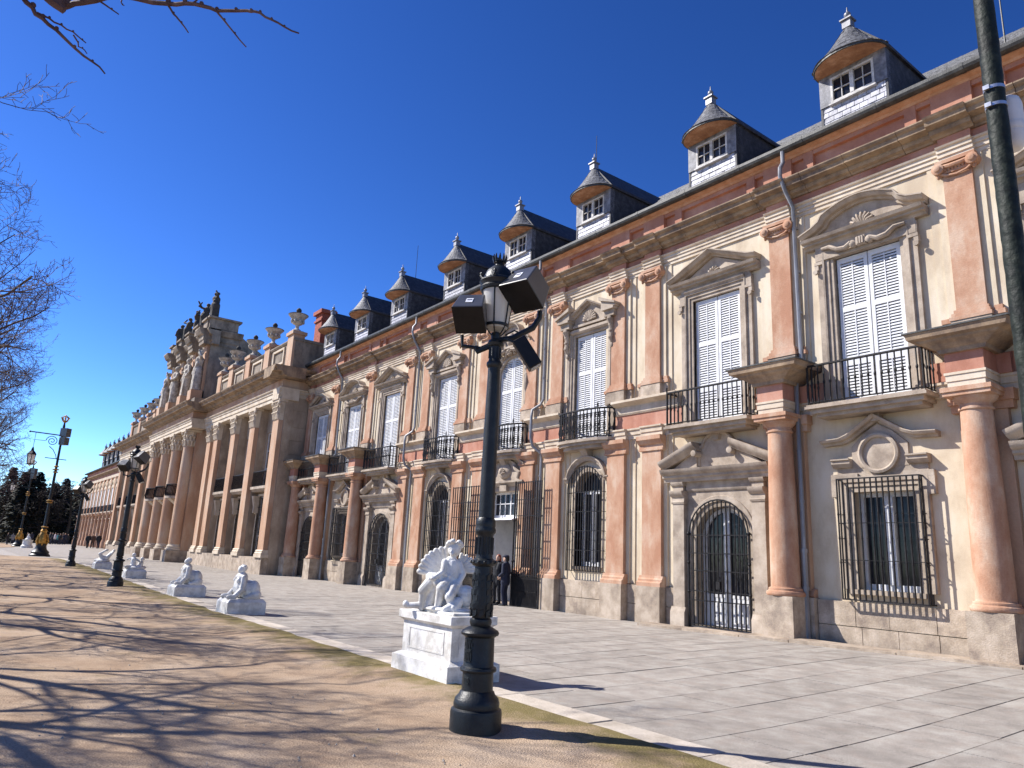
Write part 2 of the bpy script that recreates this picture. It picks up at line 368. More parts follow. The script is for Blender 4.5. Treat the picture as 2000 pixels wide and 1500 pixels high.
def figure_mesh(name, prims, material, voxel=.02, smooth=4):
    mb = MB()
    for p in prims:
        if p[0] == 'c': capsule(mb, p[1], p[2], p[3], p[4] if len(p) > 4 else p[3])
        elif p[0] == 'e':
            rot = Euler(p[3]).to_matrix() if len(p) > 3 else None
            mb.ball(p[1], 1, 14, 8, p[2], rot)
        elif p[0] == 'b': mb.box(*p[1])
    me = mb.mesh(name+'_raw', material)
    o = D.objects.new('temp_figure', me); COL.objects.link(o)
    r = o.modifiers.new('r', 'REMESH'); r.mode = 'VOXEL'; r.voxel_size = voxel; r.use_smooth_shade = True
    if smooth: s = o.modifiers.new('s', 'SMOOTH'); s.factor = .5; s.iterations = smooth
    dg = bpy.context.evaluated_depsgraph_get(); dg.update()
    nm = D.meshes.new_from_object(o.evaluated_get(dg)); nm.name = name
    D.objects.remove(o); D.meshes.remove(me)
    nm.materials.clear(); nm.materials.append(MT[material])
    for p in nm.polygons: p.use_smooth = True; p.material_index = 0
    return nm
# ------------------------------------------------------------------ sky is the world; ground, sand, paving
def sheet(name, poly, z, m):
    me = D.meshes.new(name); me.from_pydata([(x, y, z) for x, y in poly], [], [tuple(range(len(poly)))]); me.materials.append(MT[m])
    o = D.objects.new(name, me); link(o, None, (0,0,0)); return struct(o)
sheet('ground', [(-1800,-1800),(1800,-1800),(1800,1800),(-1800,1800)], -.30, 'far_ground')
KERB = [(14,5.42),(-4.3,5.5),(-19,5.53),(-24.5,5.7),(-34.4,6.12),(-46.9,6.68),(-62,6.86)]
def kerb_y(x):
    for (x0,y0),(x1,y1) in zip(KERB, KERB[1:]):
        if x1 <= x <= x0: return y0+(y1-y0)*(x-x0)/(x1-x0)
    return KERB[0][1] if x > 14 else KERB[-1][1]
# sand: gently uneven grid near the camera, wide flat beyond
def sand():
    xs = [-68+i*.5 for i in range(165)]; ys = [-70,-50,-36,-26,-18,-14]+[-12+j*.4 for j in range(44)]
    V = []; F = []; rr = random.Random(3)
    for x in xs:
        yk = kerb_y(x)-.02 if x > -62 else 6.84-(-62-x)*.62
        for j, y in enumerate(ys):
            t = yk+rr.uniform(-.02,.03)+.03*math.sin(x*2.1)+.025*math.sin(x*5.3) if j == len(ys)-1 else min(y, yk-.06*(len(ys)-1-j))
            V.append((x, t, (.052 if j == len(ys)-1 else .03 if j == len(ys)-2 else .004 if j == len(ys)-4 else -.012)+.010*math.sin(x*1.3+t*.7)*math.sin(t*1.1-x*.4)+rr.uniform(-.009,.009)))
    n = len(ys)
    for i in range(len(xs)-1):
        for j in range(n-1): F.append((i*n+j, (i+1)*n+j, (i+1)*n+j+1, i*n+j+1))
    me = D.meshes.new('sand_path'); me.from_pydata(V, [], F); me.materials.append(MT['sand'])
    for p in me.polygons: p.use_smooth = True
    o = D.objects.new('sand_path', me); link(o, None, (0,0,0)); struct(o)
sand()
sheet('far_sand', [(-102,5.3),(-108,6.9),(-118,7.8),(-169,9.4),(-200,9.5),(-200,-70),(-96,-70)], .045, 'sand')
# kerb stones
kr = D.objects.new('kerb', None); link(kr, None, (-20, 5.6, 0)); struct(kr)
ub = MB().box(-.5,.5,-.5,.5,0,1).mesh('unit_block', 'kerb')
rk = random.Random(5); x = 6.0
while x > -62:
    L = rk.uniform(.95, 1.7); x1 = x-L; y0 = kerb_y(x); y1 = kerb_y(x1); cx = (x+x1)/2
    o = inst('kerb_stone', ub, kr, (cx, (y0+y1)/2+.19, -.12), (0, rk.uniform(-.006,.006), math.atan2(y1-y0, x1-x)+pi), (L-.022, .38, .165+rk.uniform(-.008,.010)))
    x = x1
# pavement: bed of dark joints with granite slabs laid in rows across the terrace
def pave_bed():
    xs = [8,5,2,0,-3,-6,-9,-12,-15,-20,-30,-43,-50,-56,-62.3]; V = []; F = []; ny = 10
    for x in xs:
        y0 = kerb_y(x)+.2 if x >= -62 else (6.9 if x > -67 else -40)
        for j in range(ny+1):
            y = y0+(17.0-y0)*j/ny; V.append((x, y, gz(x,y)-.012))
    for i in range(len(xs)-1):
        for j in range(ny): a = i*(ny+1)+j; F.append((a, a+1, a+ny+2, a+ny+1))
    me = D.meshes.new('pavement'); me.from_pydata(V, [], F); me.materials.append(MT['joint'])
    o = D.objects.new('pavement', me); link(o, None, (0,0,0)); return struct(o)
pav = pave_bed()
def far_pavement():      # beyond this the slabs are too far away to tell apart
    xs = [-62.2,-64,-66,-72,-80,-92,-105,-118,-130,-150,-170]; V = []; F = []; ny = 10
    for x in xs:
        y0 = {-62.2: 6.99, -64: 5.9}.get(x, 4.9)
        for j in range(ny+1): y = y0+(17.0-y0)*j/ny; V.append((x, y, gz(x,y)+.02))
    for i in range(len(xs)-1):
        for j in range(ny): a = i*(ny+1)+j; F.append((a, a+1, a+ny+2, a+ny+1))
    me = D.meshes.new('far_pavement'); me.from_pydata(V, [], F); me.materials.append(MT['paver']); o = D.objects.new('far_pavement', me); link(o, None, (0,0,0)); return struct(o)
far_pavement()
# the far cross-walk beyond the sand is too far away to tell its slabs apart
sheet('cross_walk', [(-66.5,-40),(-66.3,4.9),(-101,4.9),(-95,-40)], .018, 'paver')
ps = MB().box(-.5,.5,-.5,.5,0,1).mesh('paver_block', 'paver')
rp = random.Random(11); slabs = []; x = 5.2
while x > -62:
    wd = rp.uniform(.48,.86); y = kerb_y(x)+.40; first = True
    while y < 15.9:
        L = rp.uniform(.5, 1.3) if first else rp.uniform(.75, 1.75); first = False
        y1 = min(y+L, 15.95)
        if 15.95-y1 < .35: y1 = 15.95
        slabs.append((x-wd/2, (y+y1)/2, wd, y1-y)); y = y1
    x -= wd
near = sorted([s for s in slabs if s[0] < 1.5-.0 and (s[0] > -1.5 and s[1] < 17 or s[0] <= -1.5)], key=lambda s: (s[0]**2+s[1]**2))
vis = [s for s in near if s[0] < -.13*s[1]+.6]
sel = set(vis[:296]); rest = MB(); rest2 = []
for s in slabs:
    cx, cy, wd, L = s; jx = rp.uniform(.010,.026); z = gz(cx,cy)
    sx = (gz(cx+.3,cy)-gz(cx-.3,cy))/.6; sy = (gz(cx,cy+.3)-gz(cx,cy-.3))/.6
    if s in sel:
        inst('paving_slab', ps, pav, (cx, cy, z-.03), (sy+rp.uniform(-.002,.002), -sx+rp.uniform(-.002,.002), rp.uniform(-.003,.003)), (wd-jx, L-jx, .05+rp.uniform(0,.005)))
    else:
        g = .006; h = rp.uniform(.02,.025)
        b = len(rest.v)
        rest.add([(cx-wd/2+g,cy-L/2+g,gz(cx,cy-L/2)+h),(cx+wd/2-g,cy-L/2+g,gz(cx,cy-L/2)+h),(cx+wd/2-g,cy+L/2-g,gz(cx,cy+L/2)+h),(cx-wd/2+g,cy+L/2-g,gz(cx,cy+L/2)+h)], [(0,1,2,3)])
rest_o = build('paving_slab_field', rest, 'paver', pav); stuff(rest_o)
# pebbles and grit on the sand, short moss and grass along the kerb
def scatter():
    r = random.Random(21); P = MB()
    for i in range(420):
        x = -2-abs(r.gauss(0, 8)); y = r.uniform(-.5, 5.2)
        s = r.uniform(.006,.017)*(1.6 if r.random() < .06 else 1)
        a = r.uniform(0,6.28); c = math.cos(a)*s; d = math.sin(a)*s
        P.add([(x+c,y+d,-.014),(x-d,y+c,-.014),(x-c,y-d,-.014),(x+d,y-c,-.014),(x+c*.3,y+d*.2,-.008+s*.8)], [(0,1,4),(1,2,4),(2,3,4),(3,0,4)])
    o = build('pebbles', P, 'pebble', None); stuff(o); tag(o, 'small pale pebbles scattered over the sandy path', 'pebbles')
    G = MB()
    for i in range(7000):
        x = -3.2-abs(r.gauss(0, 11))
        if x < -60: continue
        y = kerb_y(x)-.02-abs(r.gauss(0, .26))*(.3+.7*abs(math.sin(x*.55)+.4*math.sin(x*1.7)))
        h = r.uniform(.004,.014); a = r.uniform(0,6.28); c = math.cos(a)*.006; d = math.sin(a)*.006; lx = r.uniform(-.012,.012); ly = r.uniform(-.012,.012)
        G.add([(x-c,y-d,-.016),(x+c,y+d,-.016),(x+lx,y+ly,-.01+h)], [(0,1,2)])
    MT['moss'] = mat('moss_grass', (.13,.12,.03), (.08,.09,.02), (.20,.17,.05), scale=6, fine=.1)
    o = build('kerb_grass', G, 'moss', None); stuff(o); tag(o, 'thin mossy grass growing along the kerb of the sandy path', 'grass')
scatter()

# ------------------------------------------------------------------ near wing of the palace
YW = 16.2; XL, XR = -42.4, 6.0
wing = thing('palace_wing', 'long two-storey palace wing with salmon pilasters, white shutters and a row of slate dormers', 'palace', (-18, YW, 0))
WIN = {1:-7.82, 2:-12.12, 3:-17.2, 4:-21.6, 5:-26.15, 6:-31.2, 7:-35.4, 8:-39.62, 0:-3.45}
PIL = [-14.38, -15.84, -18.82, -20.25, -23.3, -24.75, -27.83, -29.3]
COLM = [-1.3, -5.66, -10.0, -33.4, -37.7, -41.35]
def wall_grid(x0, x1, z0, z1, holes, y0, y1):
    """slab with rectangular openings, cut into cells"""
    mb = MB(); xs = sorted({x0, x1}|{h[0] for h in holes}|{h[1] for h in holes})
    for a, b in zip(xs, xs[1:]):
        m = (a+b)/2; hs = sorted([(h[2], h[3]) for h in holes if h[0] < m < h[1]]); z = z0
        for c, d in hs:
            if c > z+1e-6: mb.box(a, b, y0, y1, z, c)
            z = max(z, d)
        if z < z1-1e-6: mb.box(a, b, y0, y1, z, z1)
    return mb
holes = []
for k, x in WIN.items():
    holes.append((x-.80, x+.80, 5.36, 9.18))
    if k in (1, 7): holes.append((x-.66, x+.66, 1.30, 3.42))
    elif k in (2, 6, 8, 0): holes.append((x-.92, x+.92, -.2, 3.30))
    elif k in (3, 5): holes.append((x-.60, x+.60, 1.45, 4.42))
    elif k == 4: holes.append((x-.98, x+.98, -.2, 3.98))
build('wall', wall_grid(XL, XR, -.2, 10.9, holes, YW, YW+.55), 'cream', wing)
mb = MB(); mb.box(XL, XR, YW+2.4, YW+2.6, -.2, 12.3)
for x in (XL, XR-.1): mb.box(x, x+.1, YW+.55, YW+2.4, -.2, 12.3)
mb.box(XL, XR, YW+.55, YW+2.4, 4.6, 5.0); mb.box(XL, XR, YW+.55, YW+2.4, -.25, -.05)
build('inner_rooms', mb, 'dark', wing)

# base course: two rows of stone blocks between the pilaster plinths, a thin stone step at the right
ub2 = MB().box(-.5,.5,-.5,.5,0,1).mesh('plinth_block', 'plinth')
def plinth_row(xa, xb):
    rr = random.Random(int(xa*100))
    for z0, h in ((-.15, .66), (.515, .525)):
        x = xa
        while x < xb-.01:
            L = rr.uniform(.7, 1.25); x1 = min(x+L, xb)
            if xb-x1 < .35: x1 = xb
            inst('plinth_stone', ub2, wing, ((x+x1)/2, YW-.045+rr.uniform(-.006,.006), z0), (0,0,0), (x1-x-.012, .13, h-.012))
            x = x1
blocks = []
for x in PIL: blocks.append((x-.45, x+.45))
for x in COLM: blocks.append((x-.56, x+.56))
for k, x in WIN.items():
    if k in (2, 6, 8, 0): blocks.append((x-1.52, x+1.52))
    if k == 4: blocks.append((x-1.1, x+1.1))
blocks.sort(); xx = XL+.3
for a, b in blocks:
    if a-xx > .12: plinth_row(xx+.004, a-.004)
    xx = max(xx, b)
plinth_row(xx, XR)
rr = random.Random(4); x = -13.95
while x < 5:
    L = rr.uniform(1.2, 2.4); z = gz(x, 15.3)
    inst('step_stone', ub2, wing, (x+L/2, 15.28, z-.05), (0,0,0), (L-.02, .62, .14+rr.uniform(0,.012))); x += L

# pilasters
def pil_meshes():
    m = {}
    b = MB().box(-.29,.29,-.16,0,7.08,10.24); m['up_shaft'] = b.mesh('pilaster_shaft', 'salmon')
    b = MB().box(-.47,.47,-.085,0,6.52,10.56); b.box(-.66,.66,-.035,0,6.52,10.555); b.box(-.35,.35,-.0761,0,6.6,10.5); m['up_resp'] = b.mesh('pilaster_respond', 'cream')
    b = MB(); b.box(-.40,.40,-.28,0,6.86,6.94); b.box(-.365,.365,-.24,0,6.94,7.02); b.box(-.33,.33,-.20,0,7.02,7.10); b.box(.40,.60,-.16,0,6.86,6.96); b.box(.40,.55,-.13,0,6.96,7.06)
    b.box(-.60,-.40,-.16,0,6.86,6.96); m['up_base'] = b.mesh('pilaster_base', 'salmon')
    b = MB(); b.box(-.38,.38,-.26,0,6.50,6.86); b.box(-.58,.58,-.13,0,6.50,6.86); m['up_plinth'] = b.mesh('pilaster_plinth', 'plinth')
    b = MB(); b.box(-.40,.40,-.26,0,10.47,10.55)                     # ionic capital: abacus, scrolls, egg band, festoon
    b.box(-.30,.30,-.20,0,10.24,10.30)
    b.tube([(-.30,-.2,10.42),(-.1,-.24,10.38),(.1,-.24,10.38),(.30,-.2,10.42)], .055, 8)
    for sx in (-1, 1):
        b.lathe([(0.001,.05),(.125,.05),(.125,.30),(.09,.31),(.06,.33),(.001,.34)], (sx*.34,0,10.36), 14, axis='y')
        b.lathe([(.07,.28),(.07,.345),(.03,.36),(.001,.36)], (sx*.34,0,10.36), 10, axis='y')
    for i in range(7): b.ball((-.21+.07*i,-.205,10.33), .034, 6, 4, (1,.8,1.3))
    b.tube([(-.36,-.22,10.27),(-.2,-.21,10.19),(0,-.2,10.16),(.2,-.21,10.19),(.36,-.22,10.27)], .03, 6)
    b.ball((-.36,-.2,10.22), .055, 7, 5, (.8,.8,1.4)); b.ball((.36,-.2,10.22), .055, 7, 5, (.8,.8,1.4))
    m['up_cap'] = b.mesh('ionic_capital', 'salmon')
    b = MB().box(-.36,.36,-.20,0,1.30,4.92); m['lo_shaft'] = b.mesh('lower_shaft', 'salmon')
    b = MB().box(-.50,.50,-.08,0,1.05,5.30); b.box(-.68,.68,-.03,0,1.055,5.29); m['lo_resp'] = b.mesh('lower_respond', 'cream')
    b = MB(); b.px([(0,1.02),(.34,1.02),(.34,1.12),(.31,1.15),(.27,1.16),(.27,1.21),(.23,1.25),(.22,1.31),(0,1.31)], -.44, .44); m['lo_base'] = b.mesh('lower_base', 'salmon')
    b = MB().box(-.44,.44,-.36,0,-.15,1.02); m['lo_plinth'] = b.mesh('lower_plinth', 'plinth')
    b = MB(); b.px([(0,4.86),(.24,4.86),(.24,4.92),(.215,4.92),(.215,5.03),(.27,5.06),(.33,5.15),(.36,5.17),(.36,5.29),(0,5.29)], -.46, .46); m['lo_cap'] = b.mesh('lower_capital', 'salmon')
    return m
PM = pil_meshes()
for x in PIL+COLM:
    p = inst('pilaster', PM['up_shaft'], wing, (x, YW, 0))
    inst('respond', PM['up_resp'], p, (x, YW, 0)); inst('base', PM['up_base'], p, (x, YW, 0))
    inst('plinth', PM['up_plinth'], p, (x, YW, 0)); inst('capital', PM['up_cap'], p, (x, YW, 0))
for x in PIL:
    p = inst('lower_pilaster', PM['lo_shaft'], wing, (x, YW, 0))
    inst('respond', PM['lo_resp'], p, (x, YW, 0)); inst('base', PM['lo_base'], p, (x, YW, 0))
    inst('plinth', PM['lo_plinth'], p, (x, YW, 0)); inst('capital', PM['lo_cap'], p, (x, YW, 0))
# free columns with pedestal, respond pilaster behind
def col_meshes():
    m = {}; cy = -.46
    pr = [(.335,1.26)]+[(.335-.055*((i/10)**1.8), 1.26+3.62*i/10) for i in range(1, 11)]
    m['shaft'] = MB().lathe(pr, (0,cy,0), 28).mesh('column_shaft', 'salmon')
    b = MB(); b.lathe([(.42,1.06),(.44,1.08),(.445,1.12),(.43,1.16),(.40,1.17),(.385,1.19),(.39,1.21),(.38,1.235),(.34,1.25),(.335,1.275)], (0,cy,0), 28)
    b.px([(0,1.05),(.16,1.05),(.19,1.09),(.16,1.16),(.13,1.24),(0,1.24)], -.52, .52); m['base'] = b.mesh('column_base', 'salmon')
    b = MB(); b.box(-.40,.40,cy-.40,-.10,-.15,1.06); b.box(-.55,.55,-.24,0,-.15,1.05); m['plinth'] = b.mesh('column_plinth', 'plinth')
    b = MB(); b.box(-.44,.44,-.15,0,1.2,5.0); m['resp'] = b.mesh('column_respond', 'warm')
    b = MB(); b.lathe([(.28,4.86),(.31,4.88),(.31,4.92),(.285,4.93),(.285,4.99),(.31,5.02),(.37,5.07),(.40,5.12),(.40,5.14)], (0,cy,0), 28)
    b.box(-.43,.43,cy-.43,0,5.14,5.22); b.box(-.46,.46,cy-.46,0,5.22,5.31); b.box(-.56,.56,-.2,0,4.92,5.08); b.box(-.6,.6,-.25,0,5.08,5.31)
    m['cap'] = b.mesh('column_capital', 'salmon')
    b = MB(); b.box(-.34,.34,cy-.36,0,5.311,5.44); b.box(-.36,.36,cy-.38,0,5.44,5.57); b.box(-.38,.38,cy-.40,0,5.57,5.62); m['band'] = b.mesh('entablature_band', 'band')
    b = MB(); b.box(-.35,.35,cy-.37,0,5.62,6.02); b.box(-.60,.60,-.2,0,5.62,6.02); m['red'] = b.mesh('entablature_frieze', 'red')
    pts = [(.0,6.02),(.03,6.02),(.05,6.1),(.12,6.14),(.20,6.2),(.33,6.26),(.36,6.30),(.50,6.34),(.52,6.42),(.55,6.46)]
    b = MB()
    for (o0, z0), (o1, z1) in zip(pts, pts[1:]):
        A = lambda o, z: [(-.40-o,cy-.42-o*.62,z),(.40+o,cy-.42-o*.62,z),(.40+o,0,z),(-.40-o,0,z)]
        b.prism(A(o0,z0), A(o1,z1)) if z1 > z0+1e-4 else None
    m['ledge'] = b.mesh('entablature_cornice', 'ocap')
    m['lead'] = MB().box(-.97,.97,cy-.78,0,6.462,6.495).mesh('lead_cover', 'lead')
    return m
CM = col_meshes()
for x in COLM:
    p = inst('column', CM['shaft'], wing, (x, YW, 0))
    for n, k in (('base','base'),('pedestal','plinth'),('respond','resp'),('capital','cap'),('entablature_band','band'),('entablature_frieze','red'),('entablature_cornice','ledge'),('lead_cover','lead')):
        inst(n, CM[k], p, (x, YW, 0))
# horizontal bands over the ground floor, broken at the windows; ledge over the pilaster pairs
segs = []; cuts = sorted(WIN.values()); prev = XL+.0
for c in cuts:
    segs.append((prev, c-1.22)); prev = c+1.22
segs.append((prev, XR))
B = MB(); Rr = MB(); Lg = MB()
for a, b in segs:
    if b-a < .1: continue
    B.px([(0,5.30),(.08,5.30),(.08,5.42),(.11,5.43),(.11,5.55),(.15,5.57),(.15,5.62),(0,5.62)], a, b, YW)
    Rr.px([(0,5.622),(.07,5.622),(.07,6.07),(0,6.07)], a, b, YW)
    if any(a < p < b for p in PIL):
        Lg.px([(0,6.07),(.10,6.07),(.13,6.12),(.13,6.33),(.20,6.36),(.30,6.41),(.34,6.43),(.34,6.50),(0,6.50)], a+.03, b-.03, YW)
        for p in PIL:
            if a < p < b: B.px([(0,5.305),(.2,5.305),(.2,5.425),(.23,5.43),(.23,5.55),(.27,5.57),(.27,5.615),(0,5.615)], p-.42, p+.42, YW)
build_each('string_course', B, 'band', wing); build_each('lower_frieze', Rr, 'red', wing); build_each('ledge', Lg, 'band', wing)
# main entablature
B = MB(); B.px([(0,10.56),(.05,10.56),(.05,10.66),(.08,10.66),(.08,10.76),(.11,10.76),(.11,10.84),(.15,10.86),(.17,10.90),(0,10.90)], XL, XR, YW)
for p in PIL+COLM: B.px([(0,10.562),(.16,10.562),(.16,10.662),(.19,10.662),(.19,10.762),(.22,10.762),(.22,10.842),(.26,10.862),(.28,10.898),(0,10.898)], p-.36, p+.36, YW)
build_each('architrave', B, 'band', wing)
B = MB(); B.box(XL, XR, YW-.05, YW+.5, 10.901, 11.13)
for p in PIL+COLM: B.box(p-.33, p+.33, YW-.16, YW, 10.902, 11.129)
build_each('upper_frieze', B, 'red', wing)
# cornice stones, cut with visible joints
rr = random.Random(8); x = XL
while x < XR-.05:
    L = rr.uniform(1.05, 1.5); x1 = min(XR, x+L); e = rr.uniform(-.008,.008)
    B = MB(); B.px([(-.4,11.131),(.10,11.131),(.13,11.17),(.22,11.2),(.25,11.26),(.25,11.30),(.44+e,11.33),(.46+e,11.43),(.52+e,11.46),(.55+e,11.50),(.55+e,11.53),(-.4,11.545)], x+.006, x1-.006, YW)
    build('cornice_stone', B, 'ocap', wing); x = x1
B = MB()
for p in PIL+COLM: B.px([(0,11.132),(.19,11.132),(.23,11.17),(.32,11.2),(.35,11.26),(.35,11.30),(.53,11.34),(.55,11.43),(.61,11.47),(.64,11.515),(0,11.52)], p-.42, p+.42, YW)
build_each('cornice_break', B, 'ocap', wing)
# attic: red wall with raised frames
B = MB(); B.box(XL, XR, YW+.03, YW+.5, 11.5, 12.32); build('attic_wall', B, 'attic', wing)
B = MB(); fx = sorted(PIL+COLM); edges = [XL]+fx+[XR]
B.px([(-.03,11.53),(.075,11.53),(.075,11.66),(.03,11.68),(-.03,11.68)], XL, XR, YW); B.px([(-.03,12.16),(.075,12.16),(.075,12.29),(-.03,12.29)], XL, XR, YW)
for p in fx:
    B.box(p-.42, p+.42, YW-.105, YW+.03, 11.53, 12.29)
strips = []
for k, c in WIN.items():
    for s in (-1.28, 1.28): strips.append(c+s)
for s in strips: B.box(s-.13, s+.13, YW-.09, YW+.03, 11.53, 12.29)
build_each('attic_frame', B, 'attic', wing)
B = MB(); B.px([(-.1,12.28),(.10,12.28),(.14,12.33),(.24,12.36),(.27,12.40),(-.1,12.42)], XL, XR, YW); build('eaves_moulding', B, 'eaves', wing)
B = MB(); pr = [(.25,12.405),(.30,12.38),(.38,12.375),(.44,12.40),(.47,12.46),(.47,12.54),(.45,12.54),(.43,12.47),(.37,12.42),(.30,12.43),(.25,12.5)]
B.px(pr, XL, XR, YW)
x = XL+1
while x < XR: B.px([(o+.006*(1 if o > .3 else -1), z+.006*(1 if z > 12.45 else -1)) for o, z in pr], x, x+.07, YW); x += 1.9
build('gutter', B, 'lead', wing)
# roof with slate courses (steps), behind the gutter
def roof_courses(x0, x1, y0, z0, y1, z1, n, seed, w=.42):
    r = random.Random(seed); mb = MB(); dy = (y1-y0)/n; dz = (z1-z0)/n
    for i in range(n):
        x = x0-(w/2 if i % 2 else 0)
        while x < x1:
            a = max(x0, x); b = min(x1, x+w*r.uniform(.9,1.1)); t = r.uniform(.012,.028); q = r.uniform(-.02,.02)
            ya, za = y0+dy*(i-.08)+q*dy, z0+dz*(i-.08)+q*dz; yb, zb = y0+dy*(i+1.02), z0+dz*(i+1.02)
            if b-a > .02: mb.add([(a+.004,ya,za+.012+t),(b-.004,ya,za+.012+t),(b-.004,yb,zb+.006),(a+.004,yb,zb+.006),(a+.004,ya,za-.01),(b-.004,ya,za-.01)], [(0,1,2,3),(4,5,1,0)])
            x = b if b > x else x+w
    return mb
RZ = lambda y: 12.46+(y-15.9)*.765
B = MB(); B.add([(XL,15.85,12.42),(XR,15.85,12.42),(XR,21.5,RZ(21.5)),(XL,21.5,RZ(21.5)),(XL,28,12.42),(XR,28,12.42)], [(0,1,2,3),(3,2,5,4),(0,3,4),(1,5,2)])
roof = build('roof', B, 'slate', wing)
stuff(build('slate_courses', roof_courses(XL, XR, 15.88, 12.445, 21.5, RZ(21.5)+.0, 22, 2), 'slate', roof))
# ------------------------------------------------------------------ upper french windows
SHZ0, SHZ1 = 5.42, 9.12
def leaf_mesh(s, arch=False):
    b = MB(); x0, x1 = (-.755, -.012) if s < 0 else (.012, .755); y0, y1 = .05, .105
    b.box(x0, x0+.085, y0, y1, SHZ0, SHZ1); b.box(x1-.085, x1, y0, y1, SHZ0, SHZ1)
    for z0, z1 in ((SHZ0, SHZ0+.16), (6.40, 6.53), (7.74, 7.86), (SHZ1-.13, SHZ1)): b.box(x0+.085, x1-.085, y0, y1, z0, z1)
    for z in (5.9, 7.1, 8.4): b.box(x0-.004 if s < 0 else x1-.03, x0+.03 if s < 0 else x1+.004, y0-.006, y0, z, z+.1)
    c = (x0+x1)/2; b.box(c-.012, c+.012, y0+.002, y0+.014, SHZ0+.2, SHZ1-.15)
    return b.mesh('shutter_leaf', 'white')
LEAF = {s: leaf_mesh(s) for s in (-1, 1)}
slz = []
for z0, z1 in ((SHZ0+.16, 6.40), (6.53, 7.74), (7.86, SHZ1-.13)):
    n = int((z1-z0)/.070); slz += [z0+(z1-z0)*(i+.5)/n for i in range(n)]
def slat_geo(mb, cx, z):
    w = .285; mb.add([(cx-w,.060,z-.014),(cx+w,.060,z-.014),(cx+w,.098,z+.026),(cx-w,.098,z+.026),(cx-w,.060,z-.040),(cx+w,.060,z-.040),(cx+w,.098,z+.006),(cx-w,.098,z+.006)],
        [(0,1,2,3),(7,6,5,4),(0,4,5,1),(2,6,7,3)])
sb = MB(); slat_geo(sb, 0, 0); SLAT = sb.mesh('slat', 'white')
lb = MB()
for z in slz: slat_geo(lb, 0, z)
LOUV = lb.mesh('louvres', 'white')
BACK = MB().box(-.80,.80,.112,.13,5.36,9.18).mesh('dark_interior_sheet', 'dark')  # dark sheet painted as the unlit room behind the slats
SURR = {}
def surround(kind):
    b = MB()
    if kind in 'ABD':       # eared stone frame of stepped fillets
        path = [(-.80,5.36),(-.80,9.14),(.80,9.14),(.80,5.36)]
        b.sweep(path, [(0,-.06),(0,.05),(.09,.05),(.09,.085),(.19,.085),(.19,.13),(.23,.14),(.25,.10),(.25,-.06)])
        for s in (-1, 1):
            b.box(s*1.05, s*1.19, -.085, .02, 5.36, 9.05)
            b.box(s*1.06, s*1.20, -.10, 0, 5.36, 5.56)
            b.box(s*1.02, s*1.24, -.14, 0, 9.05, 9.12); b.box(s*1.03, s*1.22, -.12, 0, 9.12, 9.42)
            b.lathe([(0.001,.13),(.06,.13),(.06,.19),(.001,.19)], (s*1.20,0,8.86), 10, axis='y')
            b.box(s*1.14, s*1.24, -.13, 0, 8.92, 9.05)
    elif kind == 'C':
        b.sweep([(-.80,5.36),(-.80,9.14),(.80,9.14),(.80,5.36)], [(0,-.06),(0,.05),(.10,.05),(.10,.09),(.17,.09),(.19,.12),(.19,-.06)])
        for s in (-1, 1):
            b.box(s*.99, s*1.16, -.10, .02, 5.36, 8.6)
            # scrolled console
            b.tube([(s*1.08,-.12,8.55),(s*1.08,-.22,8.72),(s*1.08,-.16,8.95),(s*1.08,-.20,9.2),(s*1.08,-.27,9.36)], [.05,.08,.075,.09,.11], 8)
            b.lathe([(.001,.10),(.09,.10),(.09,.30),(.05,.32),(.001,.32)], (s*1.08,0,9.36), 10, axis='y')
            b.ball((s*1.08,-.14,8.48), .07, 8, 5, (1,.9,1.4))
            for q in (8.72,8.95,9.15): b.ball((s*1.08,-.25,q), .05, 7, 4, (1.5,.7,1))
    else:                    # arched
        path = [(-.80,5.36),(-.80,8.32)]+[(-.80*math.cos(pi*i/12), 8.32+.80*math.sin(pi*i/12)) for i in range(1,12)]+[(.80,8.32),(.80,5.36)]
        b.sweep(path, [(0,-.06),(0,.06),(.10,.06),(.10,.10),(.19,.13),(.24,.10),(.24,-.06)])
        for s in (-1, 1):      # spandrels closing the square opening
            b.py([(s*.80,8.32)]+[(s*.80*math.cos(pi/2*i/8), 8.32+.80*math.sin(pi/2*i/8)) for i in range(1,9)]+[(0,9.2),(s*.82,9.2)], -.02, .06)
            for q in range(7):
                a = pi/2*q/6; b.ball((s*(1.02+.05*math.sin(q*2))*math.cos(a*.98), -.14, 8.25+1.05*math.sin(a)), .10, 8, 5, (1,.6,1))
            b.tube([(s*1.04,-.1,8.3),(s*1.1,-.18,8.0),(s*1.04,-.15,7.7),(s*1.08,-.1,7.4)], [.08,.07,.05,.02], 7)
    return b
def shell(b, cx, z, r, y, n=9):
    for i in range(n):
        a = pi*(.06+.88*i/(n-1)); L = r*(.85+.15*math.sin(a))
        b.tube([(cx, y-.03, z), (cx+L*.6*math.cos(a), y-.085, z+L*.6*math.sin(a)), (cx+L*math.cos(a), y-.05, z+L*math.sin(a))], [r*.05, r*.13, r*.115], 6)
    b.ball((cx,y-.06,z), r*.2, 8, 5, (1.3,.8,.8))
CP = [(0,0),(0,.12),(.05,.14),(.05,.22),(.09,.26),(.13,.28),(.13,.30),(.16,.30),(.16,0)]        # cornice profile (n,d)
